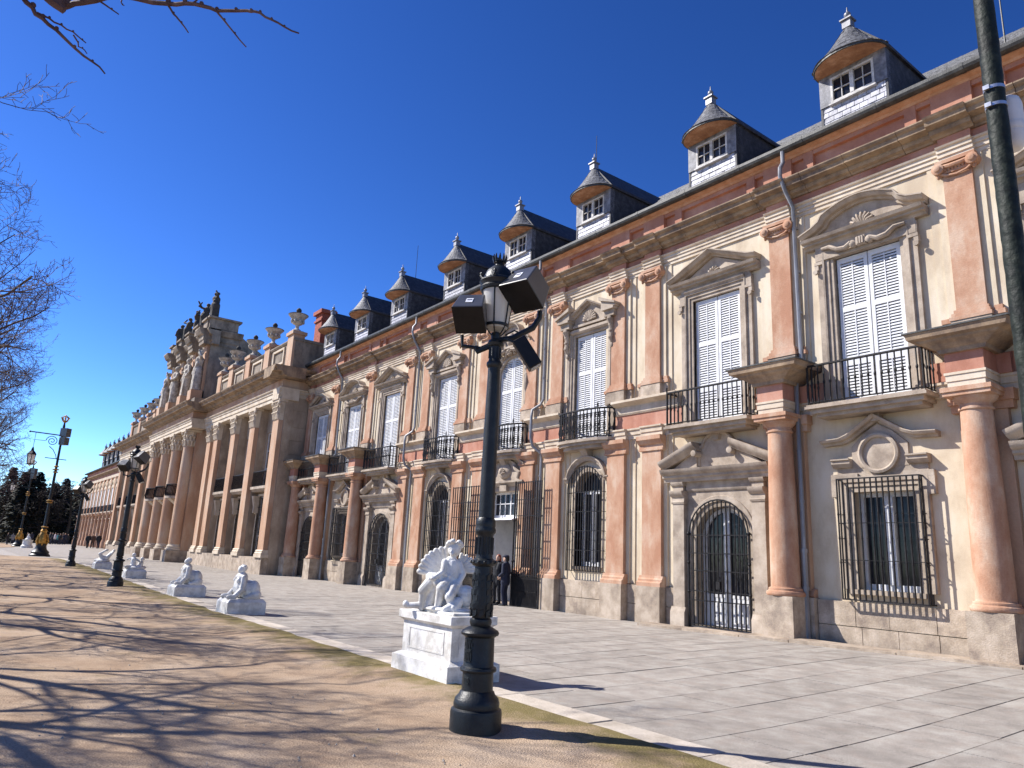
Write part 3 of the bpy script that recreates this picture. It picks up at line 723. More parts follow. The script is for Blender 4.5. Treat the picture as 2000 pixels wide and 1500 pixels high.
def hood(kind):
    b = MB()
    H = lambda x0, x1, z, k=1: b.px([(0,z-.16),(.10*k,z-.16),(.13*k,z-.11),(.20*k,z-.09),(.20*k,z-.04),(.27*k,z-.02),(.30*k,z+.05),(0,z+.05)], x0, x1)
    if kind == 'A':           # swan-backed segmental hood with a shell and a scrolled frieze below
        H(-1.46, 1.46, 9.66); b.box(-1.2,1.2,-.10,0,9.15,9.5)
        path = [(-1.46,9.71),(-1.1,9.84),(-.86,9.98)]+[(-.78+.0*i+1.56*i/14, 10.02+.30*math.sin(pi*(.10+.80*i/14))) for i in range(15)]+[(.86,9.98),(1.1,9.84),(1.46,9.76)]
        b.sweep(path, CP)
        b.py([(p[0],p[1]+.03) for p in path[1:-1]], -.06, 0); shell(b, 0, 9.74, .33, -.03, 9)
        for s in (-1, 1):
            b.tube([(s*1.0,-.14,9.42),(s*.78,-.16,9.40),(s*.6,-.16,9.28),(s*.38,-.17,9.25),(s*.22,-.19,9.33)], [.035,.055,.06,.06,.05], 8)
            b.lathe([(.001,.12),(.085,.12),(.085,.20),(.045,.23),(.001,.23)], (s*.20,0,9.29), 12, axis='y')
        b.box(-.11,.11,-.20,0,9.22,9.42)
        for i in range(3): b.box(-.08+.06*i,-.045+.06*i,-.22,0,9.23,9.41)
    elif kind in ('B', 'B2'):  # triangular hood
        H(-1.48, 1.48, 9.66); b.box(-1.18,1.18,-.09,0,9.40,9.5); b.px([(0,9.36),(.1,9.36),(.15,9.42),(.15,9.47),(0,9.47)], -1.02, 1.02)
        if kind == 'B':
            b.sweep([(-1.48,9.71),(-1.2,9.80),(0,10.30),(1.2,9.80),(1.48,9.74)], CP); b.py([(-1.2,9.72),(1.2,9.72),(0,10.30)], -.06, 0)
            shell(b, 0, 9.76, .24, -.03, 7)
        else:                  # open triangle: the two slopes stop short of the apex
            b.sweep([(-1.48,9.71),(-1.2,9.80),(-.28,10.18)], CP); b.sweep([(.28,10.18),(1.2,9.80),(1.48,9.74)], CP)
            b.py([(-1.2,9.72),(1.2,9.72),(.3,10.16),(-.3,10.16)], -.05, 0); shell(b, 0, 9.76, .26, -.03, 7)
    elif kind == 'C':          # broken hood: raised ends, central gable with a big shell
        b.px([(0,9.22),(.07,9.22),(.12,9.27),(.12,9.36),(.06,9.40),(0,9.40)], -.95, .95); b.box(-.98,.98,-.05,0,9.36,10.0)
        b.sweep([(-.86,9.72),(0,10.16),(.86,9.72)], [(0,0),(0,.12),(.05,.15),(.07,.22),(.12,.24),(.12,0)])
        b.py([(-.8,9.5),(.8,9.5),(.8,9.76),(0,10.16),(-.8,9.76)], -.07, 0); shell(b, 0, 9.56, .36, -.05, 11)
        b.box(-.8,.8,-.14,0,9.42,9.50)
        for s in (-1, 1):
            b.box(s*.86, s*1.30, -.24, 0, 9.42, 9.62); b.box(s*.82, s*1.36, -.32, 0, 9.62, 9.70)
            b.py([(s*.78,9.70),(s*1.42,9.70),(s*1.42,9.80),(s*1.0,10.0),(s*.82,10.08),(s*.78,10.0)], -.30, 0)
            b.py([(s*.74,9.99),(s*1.46,9.76),(s*1.46,9.82),(s*.74,10.12)], -.36, -.0)
    else:                      # centre: scrolled cartouche over the arched window
        b.sweep([(-1.2,9.55),(-1.0,9.72),(-.72,9.80)]+[(-.62*math.cos(pi*i/8)*1, 9.84+.50*math.sin(pi*i/8)) for i in range(9)]+[(.72,9.80),(1.0,9.72),(1.2,9.55)], [(0,0),(0,.14),(.06,.16),(.09,.24),(.14,.26),(.14,0)])
        b.py([(-.62,9.3),(.62,9.3),(.62,9.9),(.4,10.25),(0,10.36),(-.4,10.25),(-.62,9.9)], -.09, 0)
        for s in (-1, 1):
            b.tube([(s*.55,-.16,9.4),(s*.42,-.2,9.65),(s*.5,-.2,9.9),(s*.3,-.18,10.1)], [.07,.06,.06,.03], 7)
            b.tube([(s*.95,-.12,9.2),(s*.8,-.18,9.35),(s*.5,-.2,9.3),(s*.2,-.22,9.36)], [.05,.08,.09,.06], 7)
        b.ball((0,-.12,9.82), .2, 12, 8, (1,.6,1.4)); b.box(-.7,.7,-.18,0,9.46,9.54)
        shell(b, 0, 9.2, .22, -.12, 7)
    return b
HK = {0:'B2', 1:'A', 2:'B', 3:'C', 4:'D', 5:'C', 6:'B', 7:'A', 8:'B2'}
SM = {'A': surround('A').mesh('window_surround', 'stone'), 'C': surround('C').mesh('window_surround', 'stone'), 'D': surround('E').mesh('window_surround', 'stone')}
HM = {k: hood(k).mesh('window_hood', 'stone') for k in ('A','B','B2','C','D')}
SILL = MB().box(-.82,.82,-.04,.5,5.28,5.36).mesh('window_sill', 'stone')
for k, x in WIN.items():
    f = inst('french_window', BACK, wing, (x, YW, 0)); hk = HK[k]
    for s in (-1, 1):
        lf = inst('shutter_leaf', LEAF[s], f, (x, YW, 0))
        if k in (1, 2):
            for z in slz: inst('slat', SLAT, f, (x+s*.3835, YW, z))
        else: stuff(inst('louvres', LOUV, f, (x+s*.3835, YW, 0)))
    inst('surround', SM['A' if hk[0] in 'AB' else hk], f, (x, YW, 0)); inst('hood', HM[hk], f, (x, YW, 0), (0,0,0), (1,1.28,1)); inst('sill', SILL, f, (x, YW, 0))

# ------------------------------------------------------------------ balconies
def rail_path(kind):
    if kind == 's': return [(-1.30,0),(-1.30,-.62),(1.30,-.62),(1.30,0)]
    return [(-1.22,0)]+[(-1.22+.0*i+(-0.0), 0) for i in ()]+[(-1.24,-.16),(-1.14,-.36),(-.85,-.5),(-.45,-.55),(.45,-.55),(.85,-.5),(1.14,-.36),(1.24,-.16),(1.22,0)]
def along(path, step):
    P = [Vector((x, y)) for x, y in path]; out = []; d = 0; nxt = 0
    for a, b in zip(P, P[1:]):
        L = (b-a).length
        while nxt <= d+L+1e-6: out.append(a+(b-a)*((nxt-d)/L)); nxt += step
        d += L
    return out
ZF = 5.42
def bal_meshes(kind):
    p = rail_path(kind); m = {}
    b = MB()
    b.tube([(x, y, ZF+.94) for x, y in p], .030, 6); b.tube([(x, y, ZF+.05) for x, y in p], .018, 5)
    if kind == 'o': b.tube([(x, y, ZF+.80) for x, y in p], .010, 5); b.tube([(x, y, ZF+.20) for x, y in p], .010, 5)
    ends = [p[1], p[-2]] if kind == 's' else [p[3], p[-4]]
    for x, y in ends:
        b.tube([(x,y,ZF),(x,y,ZF+1.02)], .022, 6); b.lathe([(.001,0),(.03,.01),(.034,.03),(.02,.05),(.03,.07),(.03,.09),(.008,.11),(.008,.16),(.001,.17)], (x,y,ZF+1.0), 8)
    m['rail'] = b.mesh('railing', 'iron')
    b = MB()
    if kind == 's':
        b.lathe([(.018,0),(.018,.42),(.026,.44),(.033,.47),(.026,.50),(.018,.52),(.018,.90)], (0,0,0), 6); b.lathe([(.011,.10),(.018,.12),(.011,.14)], (0,0,0), 6); b.lathe([(.011,.78),(.018,.80),(.011,.82)], (0,0,0), 6)
    else:
        pts = [(0,-.0,0),(0,-.04,.1),(0,-.075,.25),(0,-.06,.4),(0,-.02,.55),(0,0,.75),(0,0,.9)]
        b.tube([(x,0,z) for x,y,z in pts], .018, 6)
        for s in (-1, 1):
            b.tube([(s*.01,0,.16),(s*.055,0,.30),(s*.02,0,.46),(s*.012,0,.52)], .013, 5)
            b.tube([(s*.01,0,.80),(s*.05,0,.72),(s*.03,0,.62),(s*.008,0,.58)], .013, 5)
        b.ball((0,0,.53), .022, 7, 5, (1,1,1.3)); b.ball((0,0,.66), .02, 6, 4)
    m['bal'] = b.mesh('baluster', 'iron')
    b = MB()
    if kind == 's':
        for o, z0, z1 in ((.06,5.32,5.38),(.03,5.38,5.42)): b.box(-1.36-o+.06, 1.36+o-.06, -.70-o+.06, -.0, z0, z1)
        b.box(-1.26,1.26,-.60,0,5.22,5.32); b.box(-1.18,1.18,-.5,0,5.14,5.22)
        b.py([(-.13,5.14),(.13,5.14),(.10,4.97),(-.10,4.97)], -.20, 0)
    else:
        poly = [(x*1.06, y*1.1 if y else 0) for x, y in p]; b.pz(poly, 5.33, 5.42)
        poly = [(x*.98, y*.98 if y else 0) for x, y in p]; b.pz(poly, 5.24, 5.33); poly = [(x*.86, y*.8 if y else 0) for x, y in p]; b.pz(poly, 5.13, 5.24)
        b.prism([(-.16,-.36,5.13),(.16,-.36,5.13),(.16,0,5.13),(-.16,0,5.13)], [(-.11,-.12,4.82),(.11,-.12,4.82),(.11,0,4.82),(-.11,0,4.82)])
    m['slab'] = b.mesh('balcony_slab', 'stone')
    m['pts'] = along(p, .148 if kind == 's' else .165)
    return m
BMK = {'s': bal_meshes('s'), 'o': bal_meshes('o')}
for k, x in WIN.items():
    m = BMK['o' if k in (3,4,5) else 's']
    b = inst('balcony', m['slab'], wing, (x, YW, 0)); inst('railing', m['rail'], b, (x, YW, 0))
    for p in m['pts']:
        if abs(p.y) > .02: inst('baluster', m['bal'], b, (x+p.x, YW+p.y, ZF+.04))

# ------------------------------------------------------------------ ground floor openings
def bar_mesh(h, kn=(.3,.5,.7)):
    b = MB(); pr = [(.0205,0)]
    for t in kn: z = h*t; pr += [(.0205,z-.05),(.023,z-.035),(.023,z-.02),(.02,z-.012),(.034,z),(.02,z+.012),(.023,z+.02),(.023,z+.035),(.0205,z+.05)]
    pr.append((.0205,h)); b.lathe(pr, (0,0,0), 6); return b.mesh('grille_bar', 'iron')
def casement(b, x0, x1, z0, z1, y, arch=False):
    """white window or door frame (material 0) and glass (material 1)"""
    xm = (x0+x1)/2
    b.cur = 0
    b.box(x0, x0+.10, y-.06, y+.06, z0, z1); b.box(x1-.10, x1, y-.06, y+.06, z0, z1); b.box(x0+.1, x1-.1, y-.06, y+.06, z1-.10, z1); b.box(x0+.1, x1-.1, y-.06, y+.06, z0, z0+.13)
    b.box(xm-.10, xm+.10, y-.09, y+.05, z0+.13, z1-.1); b.box(xm-.02, xm+.02, y-.115, y-.09, z0+.13, z1-.1)
# w1 and w7: barred window under a chevron hood with an oculus
b = MB(); b.sweep([(-.66,1.30),(-.66,3.42),(.66,3.42),(.66,1.30)], [(0,-.10),(0,.06),(.12,.06),(.12,.09),(.20,.09),(.22,.12),(.34,.12),(.34,-.10)])
for s in (-1, 1):
    b.box(s*1.0, s*1.13, -.115, 0, 3.32, 3.82); b.box(s*.5, s*1.12, -.118, 0, 3.70, 3.83)
    b.px([(0,3.98),(.12,3.98),(.16,4.02),(.2,4.06),(.2,4.12),(.24,4.14),(.24,4.17),(0,4.17)], min(s*.62,s*1.06), max(s*.62,s*1.06))
b.box(-1.0,1.0,-.05,0,3.76,3.98); b.py([(-.62,3.96),(.62,3.96),(.62,4.45),(.3,4.75),(0,4.92),(-.3,4.75),(-.62,4.45)], -.06, 0)
b.sweep([(-1.28,4.50),(-.80,4.52),(-.58,4.60),(0,4.98),(.58,4.60),(.80,4.52),(1.28,4.50)], [(0,0),(0,.12),(.05,.14),(.06,.24),(.11,.28),(.13,.28),(.13,0)])
b.lathe([(.36,.06),(.36,.14),(.40,.17),(.45,.15),(.45,.06)], (0,0,4.26), 28, axis='y'); b.lathe([(.001,.075),(.30,.075),(.36,.075)], (0,0,4.26), 28, axis='y')
b.box(-.80,.80,-.16,.1,1.2,1.3)
SURR1 = b.mesh('window_surround', 'stone')
b = MB(); casement(b, -.66, .66, 1.30, 3.42, .26); F1 = b.mesh('casement', 'white')
G1 = MB().box(-.56,.56,.27,.28,1.42,3.33).mesh('pane', 'glass')
GB = bar_mesh(2.62)
GR1 = []
for z in (1.08, 1.92, 2.72, 3.70):
    b = MB()
    t = .028 if z in (1.08, 3.70) else .016
    b.box(-.90,.90,-.30-t*.6,-.30+t*.6,z-t*.5,z+t*.5)
    for s in (-1, 1): b.box(s*.90-.014, s*.90+.014, -.30, 0, z-t*.5, z+t*.5)
    GR1.append(b.mesh('grille_rail', 'iron'))
for k in (1, 7):
    x = WIN[k]; f = inst('ground_window', F1, wing, (x, YW, 0)); inst('pane', G1, f, (x, YW, 0)); inst('surround', SURR1, f, (x, YW, 0))
    g = inst('window_grille', GR1[0], wing, (x, YW, 0))
    for q in GR1[1:]: inst('rail', q, g, (x, YW, 0))
    for i in range(15): inst('bar', GB, g, (x-.90+1.8*i/14, YW-.30, 1.08))
    for s in (-1, 1):
        for q in (.10, .20): inst('bar', GB, g, (x+s*.90, YW-q, 1.08))
# w2, w6, w8, w0: arched doors with iron gates under broken pediments
b = MB()
ar = [(-.92,-.1),(-.92,2.42)]+[(-.92*math.cos(pi*i/14), 2.42+.90*math.sin(pi*i/14)) for i in range(1,14)]+[(.92,2.42),(.92,-.1)]
b.sweep(ar, [(-.12,-.4),(-.12,.02),(0,.05),(.02,.08),(.16,.08),(.18,.05),(.18,-.1)])
b.py([(-1.36,2.3),(-.95,2.3)]+[(-.95*math.cos(pi*i/14), 2.42+.93*math.sin(pi*i/14)) for i in range(0,15)]+[(.95,2.3),(1.36,2.3),(1.36,3.95),(-1.36,3.95)], -.045, .3)
for s in (-1, 1):
    x0, x1 = sorted((s*1.08, s*1.46)); b.box(s*.96, s*1.5, -.045, .1, -.15, 3.9)
    b.box(x0, x1, -.20, 0, .55, 3.28); b.px([(0,-.15),(.28,-.15),(.28,.42),(.25,.47),(.22,.55),(0,.55)], x0-.05, x1+.05)
    b.px([(0,3.28),(.22,3.28),(.24,3.33),(.22,3.36),(.22,3.46),(.27,3.50),(.33,3.58),(.33,3.64),(0,3.64)], x0-.03, x1+.03)
    b.box(x0+.02, x1-.02, -.20, 0, 3.64, 3.78); b.px([(0,3.78),(.24,3.78),(.28,3.84),(.28,3.88),(0,3.88)], x0-.02, x1+.02)
b.box(-1.06,1.06,-.12,0,3.70,3.88); b.px([(0,3.62),(.08,3.62),(.12,3.68),(.12,3.71),(0,3.71)], -1.06, 1.06)
b.px([(0,3.88),(.26,3.88),(.28,3.96),(.34,4.0),(.34,4.06),(.42,4.10),(.46,4.17),(.48,4.22),(0,4.24)], -1.72, 1.72)
b.py([(-.62,4.22),(.62,4.22),(.62,4.86)]+[(.46*math.cos(pi*i/10), 4.86+.32*math.sin(pi*i/10)) for i in range(11)]+[(-.62,4.86)], -.10, 0)
b.sweep([(-.62,4.3),(-.62,4.82)]+[(-.5*math.cos(pi*i/10), 4.85+.34*math.sin(pi*i/10)) for i in range(11)]+[(.62,4.82),(.62,4.3)], [(-.06,0),(-.06,.13),(.0,.15),(.03,.12),(.03,0)])
for s in (-1, 1):     # the two broken slopes
    path = [(-1.72,4.22),(-.52,4.72)] if s < 0 else [(.52,4.72),(1.72,4.22)]
    b.sweep(path, [(0,0),(0,.30),(.06,.34),(.10,.42),(.18,.46),(.24,.46),(.24,0)])
    b.py([(s*1.5,4.22),(s*.62,4.22),(s*.62,4.74)], -.20, 0)
    b.lathe([(.001,.1),(.085,.1),(.085,.40),(.05,.41),(.001,.41)], (s*.58,0,4.62), 12, axis='y')
SURR2 = b.mesh('door_surround', 'stone')
b = MB(); ai = [(-.78*math.cos(pi*i/14), 2.42+.76*math.sin(pi*i/14)) for i in range(15)]
b.sweep([(-.78,.1),(-.78,2.42)]+ai[1:-1]+[(.78,2.42),(.78,.1)], [(-.11,-.36),(-.11,-.24),(0,-.24),(0,-.36)])
b.box(-.09,.09,.22,.34,.1,3.12); b.box(-.02,.02,.19,.22,.1,3.1)
for s in (-1, 1):
    x0, x1 = sorted((s*.09, s*.70)); b.box(x0, x1, .25, .33, .12, .86); b.box(x0+.1, x1-.1, .23, .25, .26, .72); b.box(x0, x1, .24, .33, .86, .94)
F2 = b.mesh('door_frame', 'white')
b = MB(); b.py([(-.7,.9)]+[(p[0]*.92,p[1]-.02) for p in ai]+[(.7,.9)], .29, .30); G2 = b.mesh('pane', 'glass')
b = MB()
b.tube([(-.94,-.16,2.42)]+[(-.94*math.cos(pi*i/14),-.16,2.42+.92*math.sin(pi*i/14)) for i in range(1,14)]+[(.94,-.16,2.42)], .022, 6)
for z in (.14,.74,.98,1.5,1.95,2.42): b.box(-.95,.95,-.172,-.148,z-.014,z+.014)
for s in (-1, 1):
    b.tube([(s*.95,-.16,.06),(s*.95,-.16,2.5)], .028, 8); b.ball((s*.95,-.17,2.46), .05, 8, 5); b.ball((s*.95,-.17,.95), .045, 8, 5); b.ball((s*.95,-.17,1.7), .045, 8, 5)
    b.tube([(s*.95,-.16,2.46),(s*.95,.0,2.46)], .02, 6)
b.box(-.06,.06,-.20,-.13,1.05,1.25)
GR2 = b.mesh('gate_frame', 'iron')
dbars = []
for i in range(13):
    xb = -.80+1.6*i/12; h = 2.42+.92*math.sqrt(max(0, 1-(xb/.94)**2))-.10; dbars.append((xb, bar_mesh(h, (.28,.36,.44,.56,.64))))
for k in (2, 6, 8, 0):
    x = WIN[k]; z = gz(x,15.6); f = inst('arched_door', F2, wing, (x, YW, 0)); inst('pane', G2, f, (x, YW, 0)); inst('surround', SURR2, f, (x, YW, 0))
    g = inst('door_gate', GR2, wing, (x, YW, z*.5))
    for xb, me in dbars: inst('bar', me, g, (x+xb, YW-.16, .10+z*.5))
    inst('door_step', MB().box(-.95,.95,-.12,.4,-.1,.09+z).mesh('door_step', 'plinth'), f, (x, YW, 0))
# w3, w5: tall arched barred windows
b = MB(); aa = lambda r, zc: [(-r*math.cos(pi*i/14), zc+r*math.sin(pi*i/14)) for i in range(15)]
b.sweep([(-.60,1.45)]+aa(.60,3.82)+[(.60,1.45)], [(0,-.3),(0,.02),(.03,.04),(.16,.04),(.18,.02),(.18,-.1)])
b.sweep([(-1.02,4.10),(-.82,4.10)]+[(-.78*math.cos(pi*i/12), 4.12+.66*math.sin(pi*i/12)) for i in range(13)]+[(.82,4.10),(1.02,4.10)], [(0,0),(0,.12),(.06,.15),(.12,.22),(.16,.22),(.16,0)])
for s in (-1, 1): b.py([(s*.60,3.82)]+[(s*.6*math.cos(pi/2*i/8),3.82+.6*math.sin(pi/2*i/8)) for i in range(1,9)]+[(0,4.46),(s*.62,4.46)], -.01, .3)
b.box(-.7,.7,-.08,.3,1.36,1.45); SURR3 = b.mesh('window_surround', 'stone')
b = MB(); casement(b, -.52, .52, 1.47, 3.84, .28); F3 = b.mesh('casement', 'white')
b = MB(); b.box(-.45,.45,.30,.31,1.6,3.75); b.py([(-.6,3.84)]+aa(.59,3.84)[1:-1]+[(.6,3.84)], .30, .31); G3 = b.mesh('pane', 'glass')
b = MB(); b.tube([(x_,-.22,z_) for x_, z_ in [(-.80,1.30)]+[(-.80*math.cos(pi*i/12), 3.86+.74*math.sin(pi*i/12)) for i in range(13)]+[(.80,1.30)]], .016, 6)
for z in (1.32, 1.95, 2.55, 3.15, 3.76):
    b.box(-.80,.80,-.234,-.206,z-.01,z+.01)
    for s in (-1, 1): b.box(s*.80-.01, s*.80+.01, -.22, 0, z-.008, z+.008)
GR3 = b.mesh('grille_rails', 'iron'); wb = []
for i in range(13):
    xb = -.74+1.48*i/12; h = 3.86+.74*math.sqrt(max(0, 1-(xb/.80)**2))-1.28; wb.append((xb, bar_mesh(h, (.3,.62))))
for k in (3, 5):
    x = WIN[k]; f = inst('ground_window', F3, wing, (x, YW, 0)); inst('pane', G3, f, (x, YW, 0)); inst('surround', SURR3, f, (x, YW, 0))
    g = inst('window_grille', GR3, wing, (x, YW, 0))
    for xb, me in wb: inst('bar', me, g, (x+xb, YW-.22, 1.30))
# w4: entrance with open iron gates, fanlight, white passage inside
x = WIN[4]
b = MB(); b.sweep([(-.98,-.1),(-.98,3.98),(.98,3.98),(.98,-.1)], [(0,-.3),(0,.04),(.05,.07),(.18,.07),(.2,.1),(.24,.1),(.24,-.1)])
b.px([(0,4.18),(.14,4.18),(.18,4.24),(.26,4.28),(.26,4.34),(0,4.34)], -1.2, 1.2); b.box(-.2,.2,-.2,0,3.98,4.2)
b.py([(-1.0,4.34),(1.0,4.34),(.9,4.6),(.55,5.0),(.2,5.14),(-.2,5.14),(-.55,5.0),(-.9,4.6)], -.12, 0)
for s in (-1, 1):
    b.sweep([(-1.2,4.84),(-.9,5.02),(-.3,5.16)] if s < 0 else [(.3,5.16),(.9,5.02),(1.2,4.84)], [(0,0),(0,.2),(.06,.26),(.12,.3),(.12,0)])
    b.tube([(s*.85,-.16,4.42),(s*.95,-.2,4.62),(s*.7,-.2,4.75),(s*.6,-.2,4.9)], [.08,.07,.06,.05], 7)
b.ball((0,-.12,4.72), .3, 14, 8, (1.3,.45,1)); shell(b, 0, 4.62, .2, -.22, 7)
ent = build('entrance', b.shift((x, YW, 0)), 'stone', wing)
b = MB(); b.box(-.98,.98,.20,.30,3.05,3.14)
for q in (-.98,-.02,.93): b.box(q,q+.05,.2,.28,3.14,3.98)
for q in (-.66,-.34,.3,.62): b.box(q-.014,q+.014,.21,.26,3.14,3.98)
b.box(-.98,.98,.21,.26,3.54,3.57); b.box(-.98,.98,.2,.28,3.9,3.98); b.box(-.98,-.90,.2,.3,0,3.05); b.box(.90,.98,.2,.3,0,3.05)
b.box(-.99,-.93,.30,2.3,-.05,3.05); b.box(.93,.99,.30,2.3,-.05,3.05)
build('entrance_frame', b.shift((x, YW, 0)), 'white', ent)
build('fanlight', MB().box(-.95,.95,.235,.245,3.14,3.95).shift((x, YW, 0)), 'glass', ent)
build('inner_screen', MB().box(-.93,.93,1.15,1.2,-.05,3.3).shift((x, YW, 0)), 'paper', ent)
build('canopy', MB().prism([(-.90,.19,2.98),(.92,.19,2.98),(.92,-.42,2.92),(-.90,-.42,2.92)], [(-.90,.19,3.05),(.92,.19,3.05),(.92,-.42,2.96),(-.90,-.42,2.96)]).shift((x, YW, 0)), 'awning', ent)
build('entrance_step', MB().box(-1.0,1.0,-.05,1.2,-.15,.06).shift((x, YW, 0)), 'plinth', ent)
GB4 = bar_mesh(4.2, (.23,.40,.46,.70,.82)); GB4s = bar_mesh(1.0, (.5,))
for s, nm in ((1, 'right'), (-1, 'left')):
    a = 0.0; hx = x+s*1.08; W4 = 1.45 if s > 0 else 1.9
    b = MB(); b.tube([(0,0,0),(0,0,4.26)], .03, 8); b.tube([(s*W4,0,0),(s*W4,0,4.24)], .022, 6)
    for z in (.06,.95,1.06,1.95,2.5,3.05,3.6,4.20): b.box(0, s*W4, -.012,.012,z-.013,z+.013)
    for z in (1.5, 2.9): b.ball((0,0,z), .05, 8, 5, (1,1,1.4))
    g = inst('iron_gate', b.mesh('iron_gate', 'iron'), wing, (hx, YW-.42, gz(hx,15.5)), (0,0,-a))
    for i in range(1, 12):
        o = D.objects.new('bar', GB4); COL.objects.link(o); o.parent = g; o.location = (s*W4*i/12, 0, .03)
        o2 = D.objects.new('bar', GB4s); COL.objects.link(o2); o2.parent = g; o2.location = (s*W4*(i-.5)/12, 0, .03)

# ------------------------------------------------------------------ dormers
def dormer_meshes():
    m = {}; W = .86; y0 = -.10; zb = 12.42; zt = 14.20
    b = MB(); b.box(-W, -.56, y0, y0+.2, 13.30, zt); b.box(.56, W, y0, y0+.2, 13.30, zt); b.box(-.56,.56,y0,y0+.2,14.05,zt)
    m['front'] = b.mesh('dormer_front', 'slate_hood_shade')
    m['back'] = MB().box(-W, W, y0+.06, y0+.2, zb, 13.30).mesh('dormer_backing', 'slate')
    b = MB()
    for s in (-1, 1): b.px([(-y0-.02,zb),(-y0-.02,zt),(-4.6,zt+.0),(-4.6,zt-.2),(-2.2,zt-.2),(-.0,zb)], s*(W-.06), s*W)
    m['cheek'] = b.mesh('dormer_cheek', 'slate_dark')
    b = MB(); x0 = -.56
    b.box(-.56,.56,y0-.01,y0+.09,13.30,13.38); b.box(-.56,.56,y0-.01,y0+.09,13.99,14.05); b.box(-.56,-.50,y0-.01,y0+.09,13.38,13.99); b.box(.50,.56,y0-.01,y0+.09,13.38,13.99); b.box(-.05,.05,y0-.02,y0+.09,13.38,13.99)
    for q in (-.275,.275): b.box(q-.009,q+.009,y0+.01,y0+.05,13.38,13.99)
    b.box(-.5,.5,y0+.012,y0+.048,13.67,13.69); b.box(-.60,.60,y0-.06,y0+.05,13.26,13.30); m['frame'] = b.mesh('dormer_window', 'old_white')
    m['pane'] = MB().box(-.5,.5,y0+.055,y0+.065,13.38,13.99).mesh('pane', 'glass')
    # half-cone hood on a round soffit, ridge running back into the roof
    R = .93; b = MB(); n = 20; k = 9; za = 15.34
    for i in range(k):       # slate courses
        r0 = R*(1-i/k)+.012; r1 = R*(1-(i+1)/k)+.03*0; z0 = zt+.06+(za-zt)*((i/k)**1.28); z1 = zt+.06+(za-zt)*(((i+1)/k)**1.28)
        m_ = max(6, int(n*(1-i/k*.75)))
        for j in range(m_):
            a0 = pi+pi*(j+(.5 if i % 2 else 0))/m_; a1 = a0+pi/m_*.96
            if a1 > 2*pi+.1: continue
            P = lambda a, r, z: (r*math.cos(a), y0+.02+r*math.sin(a)*.76, z)
            e = random.Random(i*50+j).uniform(.004,.034)
            b.add([P(a0,r0+e,z0-.02),P(a1,r0+e,z0-.02),P(a1,max(.01,r1),z1+.01),P(a0,max(.01,r1),z1+.01),P(a0,r0-.02,z0-.025),P(a1,r0-.02,z0-.025)], [(0,1,2,3),(5,4,0,1),(0,4,3),(1,2,5)])
    m['cone'] = b.mesh('cone_slates', 'slate')
    b = MB(); ring = [(R*math.cos(pi+pi*j/n), y0+.02+R*math.sin(pi+pi*j/n)*.76) for j in range(n+1)]
    b.pz(ring, zt-.02, zt+.06); m['rim'] = b.mesh('hood_rim', 'lead')
    b = MB(); b.pz([(x*.96, y0+.02+(y-y0-.02)*.96) for x, y in ring], zt-.035, zt-.021); m['soffit'] = b.mesh('hood_soffit', 'soffit')
    b = MB(); prev = None
    for i in range(k+1):
        q = max(.01, (1-i/k)*.97); zz = zt+.03+(za-zt)*((i/k)**1.28)
        rg = [(x*q, y0+.02+(y-y0-.02)*q, zz) for x, y in ring]
        if prev: b.add(prev+rg, [(j, j+1, n+2+j, n+1+j) for j in range(n)])
        prev = rg
    b.prism([(-R,y0+.02,zt-.02),(R,y0+.02,zt-.02),(R,y0+.02,zt+.06),(0,y0+.02,za+.03),(-R,y0+.02,zt+.06)], [(-R,5.0,zt-.02),(R,5.0,zt-.02),(R,5.0,zt+.06),(0,5.0,za+.03),(-R,5.0,zt+.06)]); m['body'] = b.mesh('dormer_roof', 'slate_dark')
    b = MB(); b.box(-.11,.11,y0-.09,y0+.13,15.22,15.44); b.box(-.15,.15,y0-.13,y0+.17,15.44,15.48)
    b.lathe([(.03,15.48),(.03,15.54),(.06,15.56),(.085,15.62),(.085,15.66),(.05,15.71),(.02,15.73),(.014,15.86),(.001,15.88)], (0,y0+.02,0), 10); m['fin'] = b.mesh('finial', 'zinc')
    # individual front slates, 3 x n staggered rows below the window
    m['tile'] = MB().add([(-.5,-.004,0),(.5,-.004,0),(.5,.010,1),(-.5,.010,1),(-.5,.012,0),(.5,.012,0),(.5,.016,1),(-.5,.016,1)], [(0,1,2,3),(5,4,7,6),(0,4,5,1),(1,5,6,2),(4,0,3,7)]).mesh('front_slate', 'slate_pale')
    return m
DM = dormer_meshes()
RW = 6; rh = .88/RW
